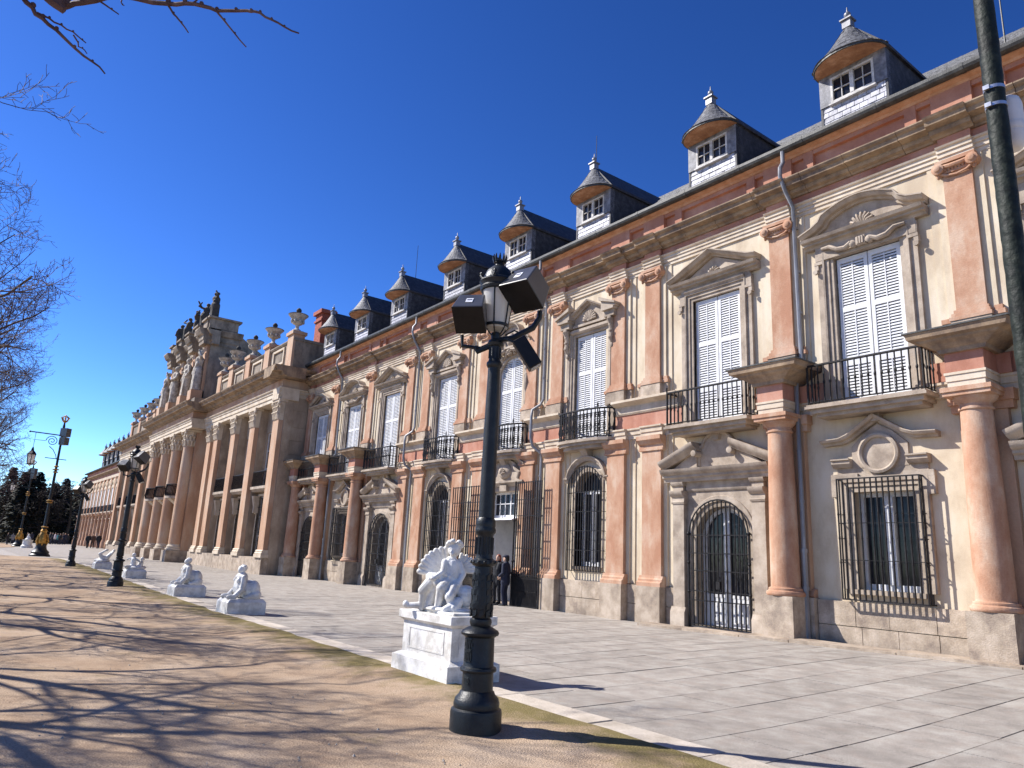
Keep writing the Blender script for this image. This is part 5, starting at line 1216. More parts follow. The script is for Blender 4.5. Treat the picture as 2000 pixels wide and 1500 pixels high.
# ------------------------------------------------------------------ white marble garden statues along the kerb
ER = Vector((.608, .793, 0)).normalized(); EF = Vector((-.793, .608, 0)).normalized()
def putto_statue():
    x0, x1, y0, y1 = -9.62, -8.34, 5.47, 6.10; cx, cy = (x0+x1)/2, (y0+y1)/2
    t = thing('putto_statue', 'white marble winged child with globe on a tall panelled pedestal behind the nearest lamp', 'statue', (cx, cy, 0), 'white marble statues along the kerb')
    b = MB(); b.box(x0-.10, x1+.10, y0-.10, y1+.10, -.03, .24)
    b.prism([(x0-.10,y0-.10,.24),(x1+.10,y0-.10,.24),(x1+.10,y1+.10,.24),(x0-.10,y1+.10,.24)], [(x0,y0,.29),(x1,y0,.29),(x1,y1,.29),(x0,y1,.29)])
    b.box(x0, x1, y0, y1, .29, .70)
    build('pedestal', b, 'marble', t, .008)
    b = MB(); b.prism([(x0,y0,.70),(x1,y0,.70),(x1,y1,.70),(x0,y1,.70)], [(x0-.06,y0-.06,.745),(x1+.06,y0-.06,.745),(x1+.06,y1+.06,.745),(x0-.06,y1+.06,.745)]); b.box(x0-.06,x1+.06,y0-.06,y1+.06,.745,.85); b.box(x0+.06,x1-.06,y0+.05,y1-.05,.85,.885)
    build('pedestal_cap', b, 'marble', t, .01)
    b = MB(); fr = [(0,0),(0,.007),(.022,.007),(.022,0)]
    b.sweep([(cx-.46,.35),(cx+.46,.35),(cx+.46,.64),(cx-.46,.64)], fr, y0, True); build('panel_moulding', b, 'marble', t)
    b = MB(); b.sweep([(-.2,.35),(.2,.35),(.2,.64),(-.2,.64)], fr, 0, True); b.xform(Matrix.Translation((x1, cy, 0)) @ Matrix.Rotation(pi/2, 4, 'Z')); build('panel_moulding', b, 'marble', t)
    c = Vector((-8.98, 5.76, .88)); P = []
    def p(r, z, f=0): return tuple(ER*r+EF*f+Vector((0,0,z)))
    C = lambda a, b_, ra, rb: P.append(('c', a, b_, ra, rb))
    # child
    P.append(('e', p(.07,.84), (.098,.098,.112)))
    rr = random.Random(9)
    for i in range(16):
        a = rr.uniform(0,6.28); P.append(('e', p(.07+.098*math.cos(a), .885+.065*abs(math.sin(a)), .085*math.sin(a)), (.036,.036,.036)))
    P.append(('e', p(.035,.80,-.085), (.02,.02,.024))); P.append(('e', p(.05,.775,-.07), (.045,.03,.035)))
    C(p(.06,.72), p(.06,.78), .045, .045); C(p(.03,.66), p(.09,.63), .085, .08); C(p(.06,.62), p(.07,.42), .105, .12)
    C(p(-.05,.655,-.04), p(-.06,.52,-.1), .05, .043); C(p(-.06,.52,-.1), p(-.17,.44,-.14), .04, .033); P.append(('e', p(-.20,.425,-.15), (.042,.035,.03)))
    for k in range(4): C(p(-.2,.425+.012*k,-.15), p(-.245,.405+.012*k,-.155), .012, .009)
    C(p(.15,.64,.0), p(.22,.50,-.03), .05, .043); C(p(.22,.50,-.03), p(.17,.38,-.12), .042, .034); P.append(('e', p(.16,.36,-.13), (.04,.035,.03)))
    C(p(.03,.38,-.03), p(-.06,.30,-.2), .095, .08); C(p(-.06,.30,-.2), p(-.10,.06,-.17), .075, .05); C(p(-.1,.04,-.17), p(-.16,.03,-.24), .04, .03)
    C(p(.13,.38,-.03), p(.06,.20,-.26), .09, .07); C(p(.06,.20,-.26), p(.10,.04,-.22), .065, .045); C(p(.1,.035,-.22), p(.0,.03,-.27), .042, .03)
    # drapery and supports at the left, shell behind, wing at the right, globe
    C(p(-.19,.42,-.02), p(-.33,.25,.0), .09, .08); C(p(-.33,.25), p(-.34,.02), .065, .05); C(p(-.17,.30,.02), p(-.24,.02,.0), .075, .06); C(p(-.25,.44,.03), p(-.12,.36,-.1), .07, .06)
    C(p(-.36,.05), p(-.55,.04,.02), .05, .04); P.append(('e', p(-.57,.06,.02), (.05,.04,.05)))
    for i in range(8):
        a = math.radians(95+i*11); C(p(-.02,.45,.10), p(-.02+.43*math.cos(a)*.95, .45+.40*math.sin(a), .12), .03, .040)
    for i in range(6):
        a = math.radians(82-i*16); C(p(.13,.55,.10), p(.13+.27*math.cos(a), .52+.25*math.sin(a), .13), .035, .03)
    for i in range(9): P.append(('e', p(-.15+.03*i, .46+.03*math.sin(i*2.1), -.08-.02*math.cos(i*3)), (.035,.03,.035)))
    P.append(('e', p(.27,.20,-.05), (.155,.155,.155)))
    P.append(('e', p(.02,.02), (.42,.3,.05))); P.append(('e', p(.05,.07,.1), (.25,.2,.1))); C(p(.14,.08,-.26), p(.02,.03,-.33), .07, .05); C(p(.17,.12,-.22), p(.13,.04,-.3), .08, .07)
    C(p(.05,.3,.1), p(.05,.05,.08), .12, .16)
    inst('figure', figure_mesh('putto', P, 'marble', .0085, 1), t, c)
putto_statue()
def sphinx(x, y, label, variant, flip=1):
    t = thing('sphinx_statue', label, 'statue', (x, y, 0), 'white marble statues along the kerb')
    b = MB(); b.box(-.44,.44,-.46,.46,-.03,.30); b.prism([(-.44,-.46,.30),(.44,-.46,.30),(.44,.46,.30),(-.44,.46,.30)], [(-.37,-.39,.38),(.37,-.39,.38),(.37,.39,.38),(-.37,.39,.38)])
    inst('plinth', b.mesh('sphinx_plinth', 'marble'), t, (x, y, 0)); bev(t.children[0], .012)
    P = [('e',(0,.18,.60),(.30,.46,.24)), ('e',(.14,.30,.60),(.22,.26,.24)), ('e',(-.14,.30,.60),(.22,.26,.24)), ('e',(0,-.18,.68),(.24,.24,.26)), ('c',(0,-.15,.72),(0,-.14,.90),.17,.14), ('e',(0,-.18,.90),(.22,.13,.09)),
         ('c',(0,-.16,.95),(0,-.17,1.0),.055,.05), ('e',(0,-.19,1.075),(.082,.09,.105)), ('e',(0,-.10,1.12),(.09,.085,.085)), ('e',(0,-.13,1.165),(.055,.06,.045)), ('e',(0,-.285,1.06),(.018,.02,.026))]
    for s in (-1, 1):
        P += [('c',(s*.19,-.16,.90),(s*.25,-.22,.66),.065,.06), ('c',(s*.25,-.22,.62),(s*.24,-.46,.47),.07,.06), ('c',(s*.24,-.46,.46),(s*.22,-.66,.45),.055,.06), ('e',(s*.22,-.66,.45),(.07,.08,.05)),
              ('e',(s*.12,-.31,.83),(.075,.06,.075)), ('c',(s*.30,.36,.5),(s*.32,.05,.45),.12,.06), ('e',(s*.32,-.0,.45),(.07,.09,.05))]
        for k in range(3): P.append(('c',(s*(.19+.03*k),-.7,.445),(s*(.19+.03*k),-.76,.44),.02,.015))
    for i in range(5): P.append(('c',(-.25+.1*i,.02,.80-.03*abs(i-2)),(-.33+.14*i,.30,.62),.05,.07))
    if variant: P += [('c',(-.22,-.1,.85),(-.36,.25,.55),.08,.10), ('c',(-.3,.1,.6),(-.42,-.45,.42),.08,.05), ('e',(.06,-.12,1.15),(.05,.05,.04)), ('e',(-.06,-.12,1.15),(.05,.05,.04))]
    else: P += [('c',(-.20,-.05,.9),(-.40,.10,.62),.05,.06), ('c',(-.40,.1,.62),(-.36,-.3,.46),.06,.05), ('c',(.1,-.16,1.0),(.13,-.1,.86),.03,.03)]
    Q = lambda v: (v[0], v[1]*.60+.02, v[2]-.035)
    P = [(p[0], Q(p[1]), Q(p[2]), p[3], p[4]) if p[0] == 'c' else (p[0], Q(p[1]), (p[2][0], p[2][1]*(.62 if p[2][1] > .13 else 1), p[2][2])) for p in P]
    inst('figure', figure_mesh('sphinx', P, 'marble', .010, 1), t, (x, y, 0)); return t
sphinx(-18.5, 6.0, 'reclining white marble sphinx on a low plinth, nearer of the pair on the kerb', 1)
sphinx(-24.4, 6.2, 'reclining white marble sphinx on a low plinth, farther of the pair, upright head', 0)
def group_statue(x, y, label, bird):
    t = thing('marble_group', label, 'statue', (x, y, 0), 'white marble statues along the kerb')
    b = MB(); b.box(-.40,.40,-.40,.40,-.03,.32); b.prism([(-.40,-.40,.32),(.40,-.40,.32),(.40,.40,.32),(-.40,.40,.32)], [(-.34,-.34,.40),(.34,-.34,.40),(.34,.34,.40),(-.34,.34,.40)])
    inst('plinth', b.mesh('group_plinth', 'marble'), t, (x, y, 0))
    if bird: P = [('e',(0,0,.45),(.3,.35,.1)), ('e',(0,.05,.58),(.16,.25,.16)), ('c',(0,-.05,.6),(0,-.2,.8),.12,.08), ('c',(0,-.2,.8),(0,.05,.98),.07,.06), ('e',(0,.1,1.0),(.07,.10,.07)), ('c',(0,.2,.65),(0,.45,1.0),.12,.07), ('c',(.1,.2,.65),(.12,.4,.92),.1,.05), ('c',(-.1,-.1,.55),(-.2,-.35,.45),.09,.06)]
    else: P = [('e',(0,0,.45),(.3,.42,.1)), ('c',(0,-.1,.5),(0,-.1,.8),.13,.11), ('e',(0,-.12,.98),(.085,.09,.1)), ('c',(.1,-.1,.85),(.2,.1,.72),.05,.04), ('c',(-.1,-.1,.85),(-.15,-.32,.8),.05,.04), ('c',(0,.15,.48),(0,.2,.68),.12,.1), ('e',(0,.22,.83),(.08,.08,.09)), ('c',(.05,-.1,.5),(.15,-.4,.5),.09,.06), ('c',(-.08,.2,.5),(-.2,.42,.47),.09,.06), ('c',(-.1,.2,.7),(-.24,.35,.82),.045,.035)]
    inst('figure', figure_mesh('group', P, 'marble', .02, 2), t, (x, y, 0)); return t
group_statue(-35.3, 6.75, 'white marble pair of children on a low plinth beside the second black lamp post', False)
group_statue(-44.8, 6.95, 'white marble winged group on a low plinth right of the third black lamp post', True)
def far_group():
    t = thing('far_marble_group', 'far white marble group on a round base beside the gilded lamps', 'statue', (-104.9, 8.0, 0), 'white marble statues along the kerb')
    inst('plinth', MB().lathe([(.62,-.03),(.62,.3),(.5,.4),(.5,.9),(.58,.98),(.001,1.0)], (0,0,0), 16).mesh('drum', 'marble'), t, (-104.9, 8, 0))
    inst('figure', figure_mesh('far_group_figure', [('e',(0,0,1.05),(.35,.35,.12)), ('c',(0,0,1.1),(.05,0,1.4),.2,.14), ('e',(.06,0,1.58),(.1,.1,.12)), ('c',(.1,.1,1.35),(.3,.2,1.2),.07,.05)], 'marble', .04, 2), t, (-104.9, 8, 0))
far_group()

# ------------------------------------------------------------------ black lamp posts with lantern and floodlights
def lamp_meshes():
    m = {}
    b = MB(); b.lathe([(.252,-.06),(.252,.17),(.245,.20),(.222,.215),(.226,.25),(.212,.30),(.178,.335),(.168,.36),(.154,.37),(.152,.54)], (0,0,0), 32)
    b.lathe([(.154,.535),(.176,.545),(.182,.56),(.176,.58),(.154,.59),(.150,.60),(.146,.86),(.165,.875),(.186,.885),(.190,.905),(.178,.925),(.125,.955),(.10,.965)], (0,0,0), 32)
    # cast emblem and lettering relief on the drum: oval shield, monogram, date strip
    a = math.radians(279)
    for (zz, hw, hh) in ((.80,.045,.05),(.69,.038,.045),(.465,.03,.022)):
        for k in range(5):
            aa = a+(-hw+2*hw*k/4)/.15; h2 = hh*(1 if zz < .78 else math.sqrt(max(.1, 1-((k-2)/2.3)**2)))
            b.obox((.152*math.cos(aa), .152*math.sin(aa), zz), (-.006*math.sin(aa), .006*math.cos(aa), 0), (.006*math.cos(aa), .006*math.sin(aa), 0), (0,0,h2*(.95 if k % 2 else .75)))
        for dz in (-hh, hh): b.obox((.152*math.cos(a), .152*math.sin(a), zz+dz), (-hw*math.sin(a), hw*math.cos(a), 0), (.006*math.cos(a), .006*math.sin(a), 0), (0,0,.006))
    m['base'] = b.mesh('lamp_base', 'lamp')
    b = MB(); b.lathe([(.098,.96),(.106,.98),(.112,1.0),(.108,1.03),(.09,1.045),(.093,1.06),(.106,1.10),(.110,1.18),(.105,1.30),(.092,1.48),(.088,1.54),(.112,1.55),(.128,1.57),(.126,1.60),(.09,1.62)], (0,0,0), 24)
    for i in range(10):       # raised acanthus leaves on the vase
        a = 2*pi*i/10
        for k in range(6):
            z = 1.09+.07*k; r = .106-.003*k; b.obox((r*math.cos(a), r*math.sin(a), z), (-.022*math.sin(a+.25*(k%2)), .022*math.cos(a+.25*(k%2)), .012), (.010*math.cos(a), .010*math.sin(a), 0), (0,0,.026))
    for i in range(12): a = 2*pi*i/12; b.ball((.124*math.cos(a),.124*math.sin(a),1.585), .019, 6, 4)
    b.lathe([(.09,1.62),(.084,1.65),(.082,1.84),(.09,1.86),(.106,1.88),(.108,1.91),(.098,1.93),(.102,1.95),(.100,2.0),(.082,2.03)], (0,0,0), 20)
    for i in range(14): a = 2*pi*i/14; b.tube([(.084*math.cos(a),.084*math.sin(a),1.66),(.084*math.cos(a),.084*math.sin(a),1.83)], .010, 4)
    m['vase'] = b.mesh('lamp_collar', 'lamp')
    b = MB(); b.lathe([(.083,2.02),(.080,2.2),(.074,3.0),(.066,3.62),(.075,3.63),(.085,3.65),(.085,3.68),(.07,3.70),(.062,3.72),(.062,3.86),(.08,3.87),(.09,3.90),(.075,3.93),(.05,3.95),(.05,4.02)], (0,0,0), 20)
    for i in range(12): a = 2*pi*i/12; b.tube([(.064*math.cos(a),.064*math.sin(a),3.73),(.064*math.cos(a),.064*math.sin(a),3.85)], .008, 4)
    m['shaft'] = b.mesh('lamp_shaft', 'lamp')
    b = MB(); b.lathe([(.02,4.03),(.05,4.05),(.120,4.07),(.124,4.11),(.176,4.50),(.168,4.50),(.116,4.11)], (0,0,0), 24); m['glass'] = b.mesh('lantern_glass', 'opal')
    b = MB()
    for i in range(6):
        a = 2*pi*i/6+.2; b.tube([(.128*math.cos(a),.128*math.sin(a),4.08),(.181*math.cos(a),.181*math.sin(a),4.51)], .009, 5)
        b.tube([(.03*math.cos(a),.03*math.sin(a),3.98),(.08*math.cos(a),.08*math.sin(a),4.02),(.128*math.cos(a),.128*math.sin(a),4.09)], .008, 5)
    b.lathe([(.118,4.085),(.137,4.085),(.139,4.115),(.120,4.115)], (0,0,0), 24)
    b.lathe([(.168,4.49),(.196,4.50),(.205,4.53),(.192,4.55),(.198,4.57),(.215,4.60),(.205,4.62),(.17,4.64),(.160,4.68),(.135,4.74),(.08,4.79),(.05,4.81),(.045,4.83),(.06,4.84),(.055,4.86),(.03,4.865)], (0,0,0), 24)
    for i in range(10):
        a = 2*pi*i/10; b.tube([(.06*math.cos(a),.06*math.sin(a),4.85),(.075*math.cos(a),.075*math.sin(a),4.90),(.068*math.cos(a),.068*math.sin(a),4.94)], [.016,.014,.004], 5)
    for i in range(6):
        a = 2*pi*i/6+.2; b.tube([(.19*math.cos(a-.2),.19*math.sin(a-.2),4.60),(.205*math.cos(a),.205*math.sin(a),4.66),(.19*math.cos(a+.2),.19*math.sin(a+.2),4.60)], [.012,.02,.012], 5); b.ball((.2*math.cos(a),.2*math.sin(a),4.68), .02, 6, 4)
    m['cap'] = b.mesh('lantern_frame', 'lamp')
    return m
LM = lamp_meshes()
VW = Vector((.77,-.54,-.36)).normalized(); UP = (Vector((0,0,1))-VW*VW.z).normalized()
def flood(t, c, hw, hh, hd, pitch, yaw, label=True):
    """box floodlight, its glass face pitched down; axes n (top), m (front), s (side)"""
    V = VW.copy(); V.rotate(Euler((0,0,yaw))); U = (Vector((0,0,1))-V*V.z).normalized()
    m = (V*math.cos(pitch)-U*math.sin(pitch)).normalized(); n = (U*math.cos(pitch)+V*math.sin(pitch)).normalized(); s = n.cross(m).normalized()
    c = Vector(c); b = MB()
    A = [c+s*hw*i+n*hh*j*(1.0)+m*hd for i, j in ((-1,-1),(1,-1),(1,1),(-1,1))]; Bk = [c+s*hw*.82*i+n*hh*j*.80-m*hd for i, j in ((-1,-1),(1,-1),(1,1),(-1,1))]
    b.prism(Bk, A); o = build('floodlight', b, 'black_box', t, .012)
    q = MB(); q.obox(c+m*(hd+.006), s*hw*.985, n*hh*.985, m*.006); build('floodlight_face', q, 'flood_face', o)
    if label:
        k = (n*2*hd-m*hh*.2).normalized(); nn = (n*2*hd - m*(-hh*.2)).normalized()
        e = c+n*hh*.905+m*.01; tdir = (m*2*hd+n*hh*.2).normalized(); nrm = (n*2*hd-m*hh*.2).normalized()
        q = MB(); q.obox(e+nrm*.004, s*hw*.22, tdir*hd*.30, nrm*.003); build('rating_label', q, 'label', o)
        q = MB(); q.obox(e+nrm*.008-tdir*hd*.05, s*hw*.15, tdir*hd*.07, nrm*.002); build('label_print', q, 'label_dark', o)
    return o
def lamp(x, y, label, near=True):
    t = inst('lamp_post', LM['base'], None, (x, y, 0)); tag(t, label, 'lamp post', 'black lamp posts along the kerb')
    for n, k in (('collar','vase'),('shaft','shaft'),('lantern_glass','glass'),('lantern_frame','cap')): inst(n, LM[k], t, (x, y, 0))
    R = ER; c = Vector((x, y, 0))
    q = MB(); q.tube([c+Vector((0,0,3.94)), c+R*.18+Vector((0,0,3.97)), c+R*.40+Vector((0,0,4.10)), c+R*.47+Vector((0,0,4.22)), c+R*.47+Vector((0,0,4.30))], [.03,.035,.035,.03,.03], 7)
    q.tube([c+Vector((0,0,3.92)), c-R*.16+Vector((0,0,3.84)), c-R*.36+Vector((0,0,3.86)), c-R*.37+Vector((0,0,3.98))], .022, 7); q.tube([c+Vector((0,0,3.9)), c-R*.2+Vector((0,0,3.80)), c-R*.22+Vector((0,0,3.86))], .03, 6)
    q.tube([c+Vector((0,0,3.92)), c+R*.12+Vector((0,0,3.93))-EF*.1, c+R*.25+Vector((0,0,3.86))-EF*.16], .012, 6); q.tube([c+R*.1+Vector((0,0,4.0)), c+R*.2+Vector((0,0,4.06)), c+R*.3+Vector((0,0,4.02)), c+R*.38+Vector((0,0,4.12))], .01, 5)
    build('bracket', q, 'lamp', t)
    flood(t, c+R*.31+Vector((0,0,4.50))-EF*.16, .195, .195, .16, math.radians(34), math.radians(-40), near)
    flood(t, c-R*.27+Vector((0,0,4.20))-EF*.14, .170, .170, .15, math.radians(30), math.radians(-12), near)
    # long spotlight hanging to the right
    q = MB(); a = c+R*.25+Vector((0,0,3.90))-EF*.18; d = (R*.55+Vector((0,0,-.83))).normalized(); s = d.cross(EF).normalized(); f = d.cross(s).normalized()
    q.prism([a+s*.075*i+f*.07*j for i, j in ((-1,-1),(1,-1),(1,1),(-1,1))], [a+d*.35+s*.075*i+f*.08*j for i, j in ((-1,-1),(1,-1),(1,1),(-1,1))])
    o = build('spotlight', q, 'flood_face', t, .01)
    q = MB(); q.obox(a+d*.355, s*.055, f*.055, d*.006); build('spotlight_glass', q, 'opal', o)
    q = MB(); q.obox(a-f*.085+d*.05, s*.03, f*.02, d*.05); build('spotlight_joint', q, 'black_box', o)
    return t
lamp(-6.20, 4.40, 'tall black lamp post in the foreground with frosted lantern and box floodlights')
lamp(-28.9, 4.98, 'second black lamp post with floodlights, beside the marble pair of children', False)
lamp(-47.0, 5.75, 'third black lamp post with floodlights, at the bend of the sandy path', False)
# the dark post at the right edge: lumpy paint, clamps, white loudspeaker
def right_post():
    x, y = -1.285, 4.30; t = thing('rough_green_post', 'rough dark green post at the right edge with steel clamps and a white horn', 'post', (x, y, 0))
    r = random.Random(2); pr = [(.085,-.05),(.085,.5)]+[(.058-.0018*i+r.uniform(-.0015,.0015), .5+.13*i*1.0) for i in range(1, 8)]; z = 1.5
    while z < 6.6: pr.append((.0535-.0008*(z-1.5)+r.uniform(-.0022,.0022), z)); z += .05
    build('shaft', MB().lathe(pr, (x,y,0), 20), 'post_green', t)
    b = MB(); b.lathe([(.10,-.02),(.10,.08),(.08,.12)], (x,y,0), 20); b.lathe([(.001,6.7),(.05,6.66),(.06,6.58)], (x,y,0), 16); build('foot', b, 'post_green', t)
    b = MB()
    for z in (4.36, 4.25): b.lathe([(.052,z-.010),(.055,z-.010),(.055,z+.010),(.052,z+.010)], (x,y,0), 20); b.obox((x-.02,y-.058,z), (.016,0,0), (0,.008,0), (0,0,.013))
    build_each('clamp', b, 'steel', t)
    c = Vector((x,y,0))+ER*.115+EF*.06; b = MB(); b.lathe([(.03,4.02),(.045,4.03),(.062,4.06),(.066,4.12),(.066,4.30),(.055,4.34),(.03,4.36)], tuple(c), 18); b.lathe([(.067,4.13),(.071,4.14),(.071,4.17),(.067,4.18)], tuple(c), 18)
    o = build('horn', b, 'white', t); b = MB(); b.tube([c+Vector((0,0,4.33)), Vector((x,y,4.36))], .012, 6); b.tube([c+Vector((0,0,4.2)), Vector((x,y,4.22))], .01, 6); build('horn_bracket', b, 'steel', t)
right_post()
# ------------------------------------------------------------------ tall gilded street lamps at the cross-walk
def gilded_lamp(x, y, label):
    t = thing('gilded_lamp', label, 'lamp post', (x, y, 0), 'tall gilded lamp posts at the cross-walk'); o = lambda n, b, m: build(n, b.shift((x,y,0)), m, t)
    o('base', MB().lathe([(.72,-.05),(.72,.12),(.60,.22),(.62,.35),(.42,.55),(.36,.8),(.40,.95)], n=16), 'lamp')
    b = MB(); b.lathe([(.28,.9),(.36,1.05),(.38,1.3),(.30,1.6),(.20,1.85),(.24,1.95),(.16,2.1)], n=16)
    for i in range(6): a = 2*pi*i/6; b.tube([(.32*math.cos(a),.32*math.sin(a),.85),(.44*math.cos(a),.44*math.sin(a),1.15),(.34*math.cos(a),.34*math.sin(a),1.7)], [.06,.08,.03], 6)
    o('gilded_vase', b, 'gold')
    o('shaft', MB().lathe([(.16,2.05),(.12,2.3),(.11,4.0),(.10,6.2),(.085,8.4),(.08,9.6),(.10,10.2),(.05,10.6)], n=14), 'lamp')
    b = MB()
    for z, r in ((2.25,.24),(4.15,.2),(4.3,.24),(6.55,.2),(6.75,.25),(7.0,.18)): b.lathe([(.1,z-.06),(r,z-.03),(r,z+.03),(.1,z+.08)], n=14)
    build_each('gilded_ring', b.shift((x,y,0)), 'gold', t)
    b = MB(); b.lathe([(.08,10.55),(.2,10.66),(.17,10.72)], n=12)
    for i in range(8): a = 2*pi*i/8; b.tube([(.17*math.cos(a),.17*math.sin(a),10.7),(.3*math.cos(a),.3*math.sin(a),10.95),(.1*math.cos(a),.1*math.sin(a),11.08)], .04, 5)
    b.ball((0,0,11.12), .07, 8, 5); o('crown', b, 'gold')
    b = MB(); b.obox((.1,.18,9.75), (.26,.2,0), (-.14,.18,0), (0,0,.34)); b.obox((.1,.18,9.05), (.22,.17,0), (-.14,.18,0), (0,0,.3)); build_each('speaker_box', b.shift((x,y,0)), 'black_box', t)
    L = 2.15; b = MB(); b.tube([(0,0,9.5),(0,-L,9.55)], .045, 6); b.ball((0,-L-.05,9.55), .08, 8, 5); sp = []
    for i in range(30): a = i*.42; r = .42*(1-i/34); sp.append((0, -.62-r*math.cos(a), 8.98+r*math.sin(a)))
    b.tube(sp, .03, 5); b.tube([(0,-.75,8.55),(0,-.45,8.3),(0,-.2,7.9),(0,-.12,7.6)], .03, 5); b.tube([(0,-1.8,9.5),(0,-1.8,8.95),(0,-1.05,8.95)], .02, 5); b.tube([(0,-.9,7.62),(0,.6,7.58)], .035, 5); b.tube([(0,-1.8,8.95),(0,-1.8,8.35)], .018, 5); b.tube([(0,-.4,5.5),(0,.45,5.5)], .025, 5)
    build_each('bracket', b.shift((x,y,0)), 'lamp', t)
    b = MB(); b.lathe([(.22,7.0),(.30,7.75),(.001,7.76)], (0,-1.8,0), 6); b.lathe([(.02,6.85),(.12,6.92),(.22,7.0)], (0,-1.8,0), 6); g = o('lantern_glass', b, 'opal')
    b = MB(); b.lathe([(.34,7.74),(.36,7.80),(.22,7.98),(.12,8.08),(.10,8.2),(.04,8.36)], (0,-1.8,0), 6)
    for i in range(6): a = 2*pi*i/6; b.tube([(.22*math.cos(a),-1.8+.22*math.sin(a),7.0),(.31*math.cos(a),-1.8+.31*math.sin(a),7.76)], .025, 4)
    b.lathe([(.21,6.96),(.25,6.98),(.25,7.04),(.21,7.06)], (0,-1.8,0), 6)
    o('lantern_frame', b, 'lamp'); return t
gilded_lamp(-68.3, 6.15, 'tall black and gilded lamp post with crown and bracket lantern, the nearer one')
gilded_lamp(-114.5, 7.75, 'tall black and gilded lamp post with bracket lantern, the farther one before the dark trees')

# ------------------------------------------------------------------ people
def person(x, y, z, yaw, label, cloth, legs, hair, h=1.66, group=None, cap=False, long_hair=False, bag=False, fine=True, walk=0.0, coat=.80):
    t = thing('person', label, 'person', (x, y, z), group); k = h/1.70; vx = .0125 if fine else .03
    S = lambda P, e=0: [(p[0], tuple(c*k for c in p[1]), tuple(c*k for c in p[2]), p[3]*k+e, p[4]*k+e) if p[0] == 'c' else (p[0], tuple(c*k for c in p[1]), tuple(c*k+e for c in p[2])) for p in P]
    w = walk; head = [('e',(0,-.02,1.585),(.072,.092,.115)), ('e',(0,-.105,1.58),(.014,.02,.026)), ('e',(-.075,-.01,1.58),(.014,.02,.03)), ('e',(.075,-.01,1.58),(.014,.02,.03)), ('e',(0,-.075,1.525),(.045,.035,.035)), ('c',(0,.01,1.42),(0,0,1.52),.052,.05)]
    torso = [('c',(0,0,.98),(0,0,1.16),.135,.13), ('c',(-.05,0,1.18),(-.09,0,1.34),.125,.10), ('c',(.05,0,1.18),(.09,0,1.34),.125,.10), ('c',(-.15,0,1.38),(.15,0,1.38),.07,.07)]
    legsP = []; armsP = []; shoes = []
    for s in (-1, 1):
        d = w*s; kn = (s*.095, -.04-d*.22, .50); an = (s*.10, -d*.42+.02, .08)
        legsP += [('c',(s*.09,0,.92),kn,.088,.062), ('c',kn,an,.060,.042)]
        shoes.append(('c',(an[0],an[1]+.02,.04),(an[0],an[1]-.16,.035),.042,.036))
        el = (s*.26,.03+d*.12,1.12); ha = (s*(.17 if cap else .24),-.14-d*.12 if not cap else -.16,.93 if not cap else 1.0)
        armsP += [('c',(s*.19,0,1.375),el,.056,.044), ('c',el,ha,.042,.032)]
        hd = [('e',(ha[0],ha[1]-.03,ha[2]-.04),(.022,.036,.045))]
        for q in range(4): hd.append(('c',(ha[0]-.012*s+.008*s*q,ha[1]-.045+.012*q,ha[2]-.065),(ha[0]-.012*s+.006*s*q,ha[1]-.055+.012*q,ha[2]-.125+.008*abs(q-1.5)),.0105,.009))
        hd.append(('c',(ha[0]-s*.02,ha[1]-.045,ha[2]-.02),(ha[0]-s*.035,ha[1]-.07,ha[2]-.06),.011,.010)); armsP_hands = hd
        head += hd
    rot = Euler((0,0,yaw))
    def put(n, P, m, e=0, sm=2): o = inst(n, figure_mesh(n, S(P, e), m, vx, sm), t, (x, y, z), rot); return o
    put('body', head+torso+legsP+armsP, 'skin')
    put('coat', torso+armsP+[('c',(-.06,0,coat),(-.05,0,1.12),.13,.12), ('c',(.06,0,coat),(.05,0,1.12),.13,.12), ('c',(0,.03,1.40),(0,.02,1.44),.075,.07)], cloth, .016)
    put('trousers', legsP, legs, .014); put('shoes', shoes, 'black_cloth', .006)
    hp = [('e',(0,.02,1.625),(.085,.095,.095)), ('e',(0,.05,1.57),(.08,.07,.09))]
    if long_hair: hp += [('c',(0,.07,1.58),(0,.09,1.36),.075,.07), ('c',(-.07,.02,1.58),(-.085,.02,1.38),.035,.035), ('c',(.07,.02,1.58),(.085,.02,1.38),.035,.035)]
    put('hair', hp, hair)
    if cap: put('cap', [('e',(0,.0,1.685),(.095,.11,.045)), ('e',(0,.0,1.66),(.088,.10,.03)), ('e',(0,-.11,1.655),(.06,.05,.010))], 'navy_cloth')
    if bag: put('bag', [('c',(.26,-.02,.78),(.26,-.02,.98),.09,.06), ('c',(.24,0,1.0),(.17,.02,1.36),.014,.014)], 'black_cloth')
    return t
zp = gz(-21, 15.6)
person(-21.0, 15.52, .06, math.radians(20), 'woman with long red hair in a black coat standing at the entrance', 'black_cloth', 'black_cloth', 'red_hair', 1.64, None, False, True, True, coat=.72)
person(-20.52, 15.5, .0, math.radians(-62), 'guard in dark uniform and peaked cap standing beside the open iron gate', 'navy_cloth', 'navy_cloth', 'dark_hair', 1.68, None, True)
b = MB().box(-21.3,-20.78,15.25,15.75,-.01,.06); o = build('rubber_mat', b, 'black_cloth', None, .006); tag(o, 'black rubber door mat under the red-haired woman at the entrance', 'mat')
person(-102.3, 13.9, gz(-102,13.9), 1.2, 'visitor in dark coat walking past the far wing, left of the strolling trio', 'black_cloth', 'black_cloth', 'dark_hair', 1.68, 'strollers by the far wing', fine=False, walk=.5)
person(-102.9, 14.5, gz(-102,14), 1.3, 'visitor in dark brown coat walking in the middle of the strolling trio', 'brown_cloth', 'black_cloth', 'dark_hair', 1.72, 'strollers by the far wing', fine=False, walk=-.5)
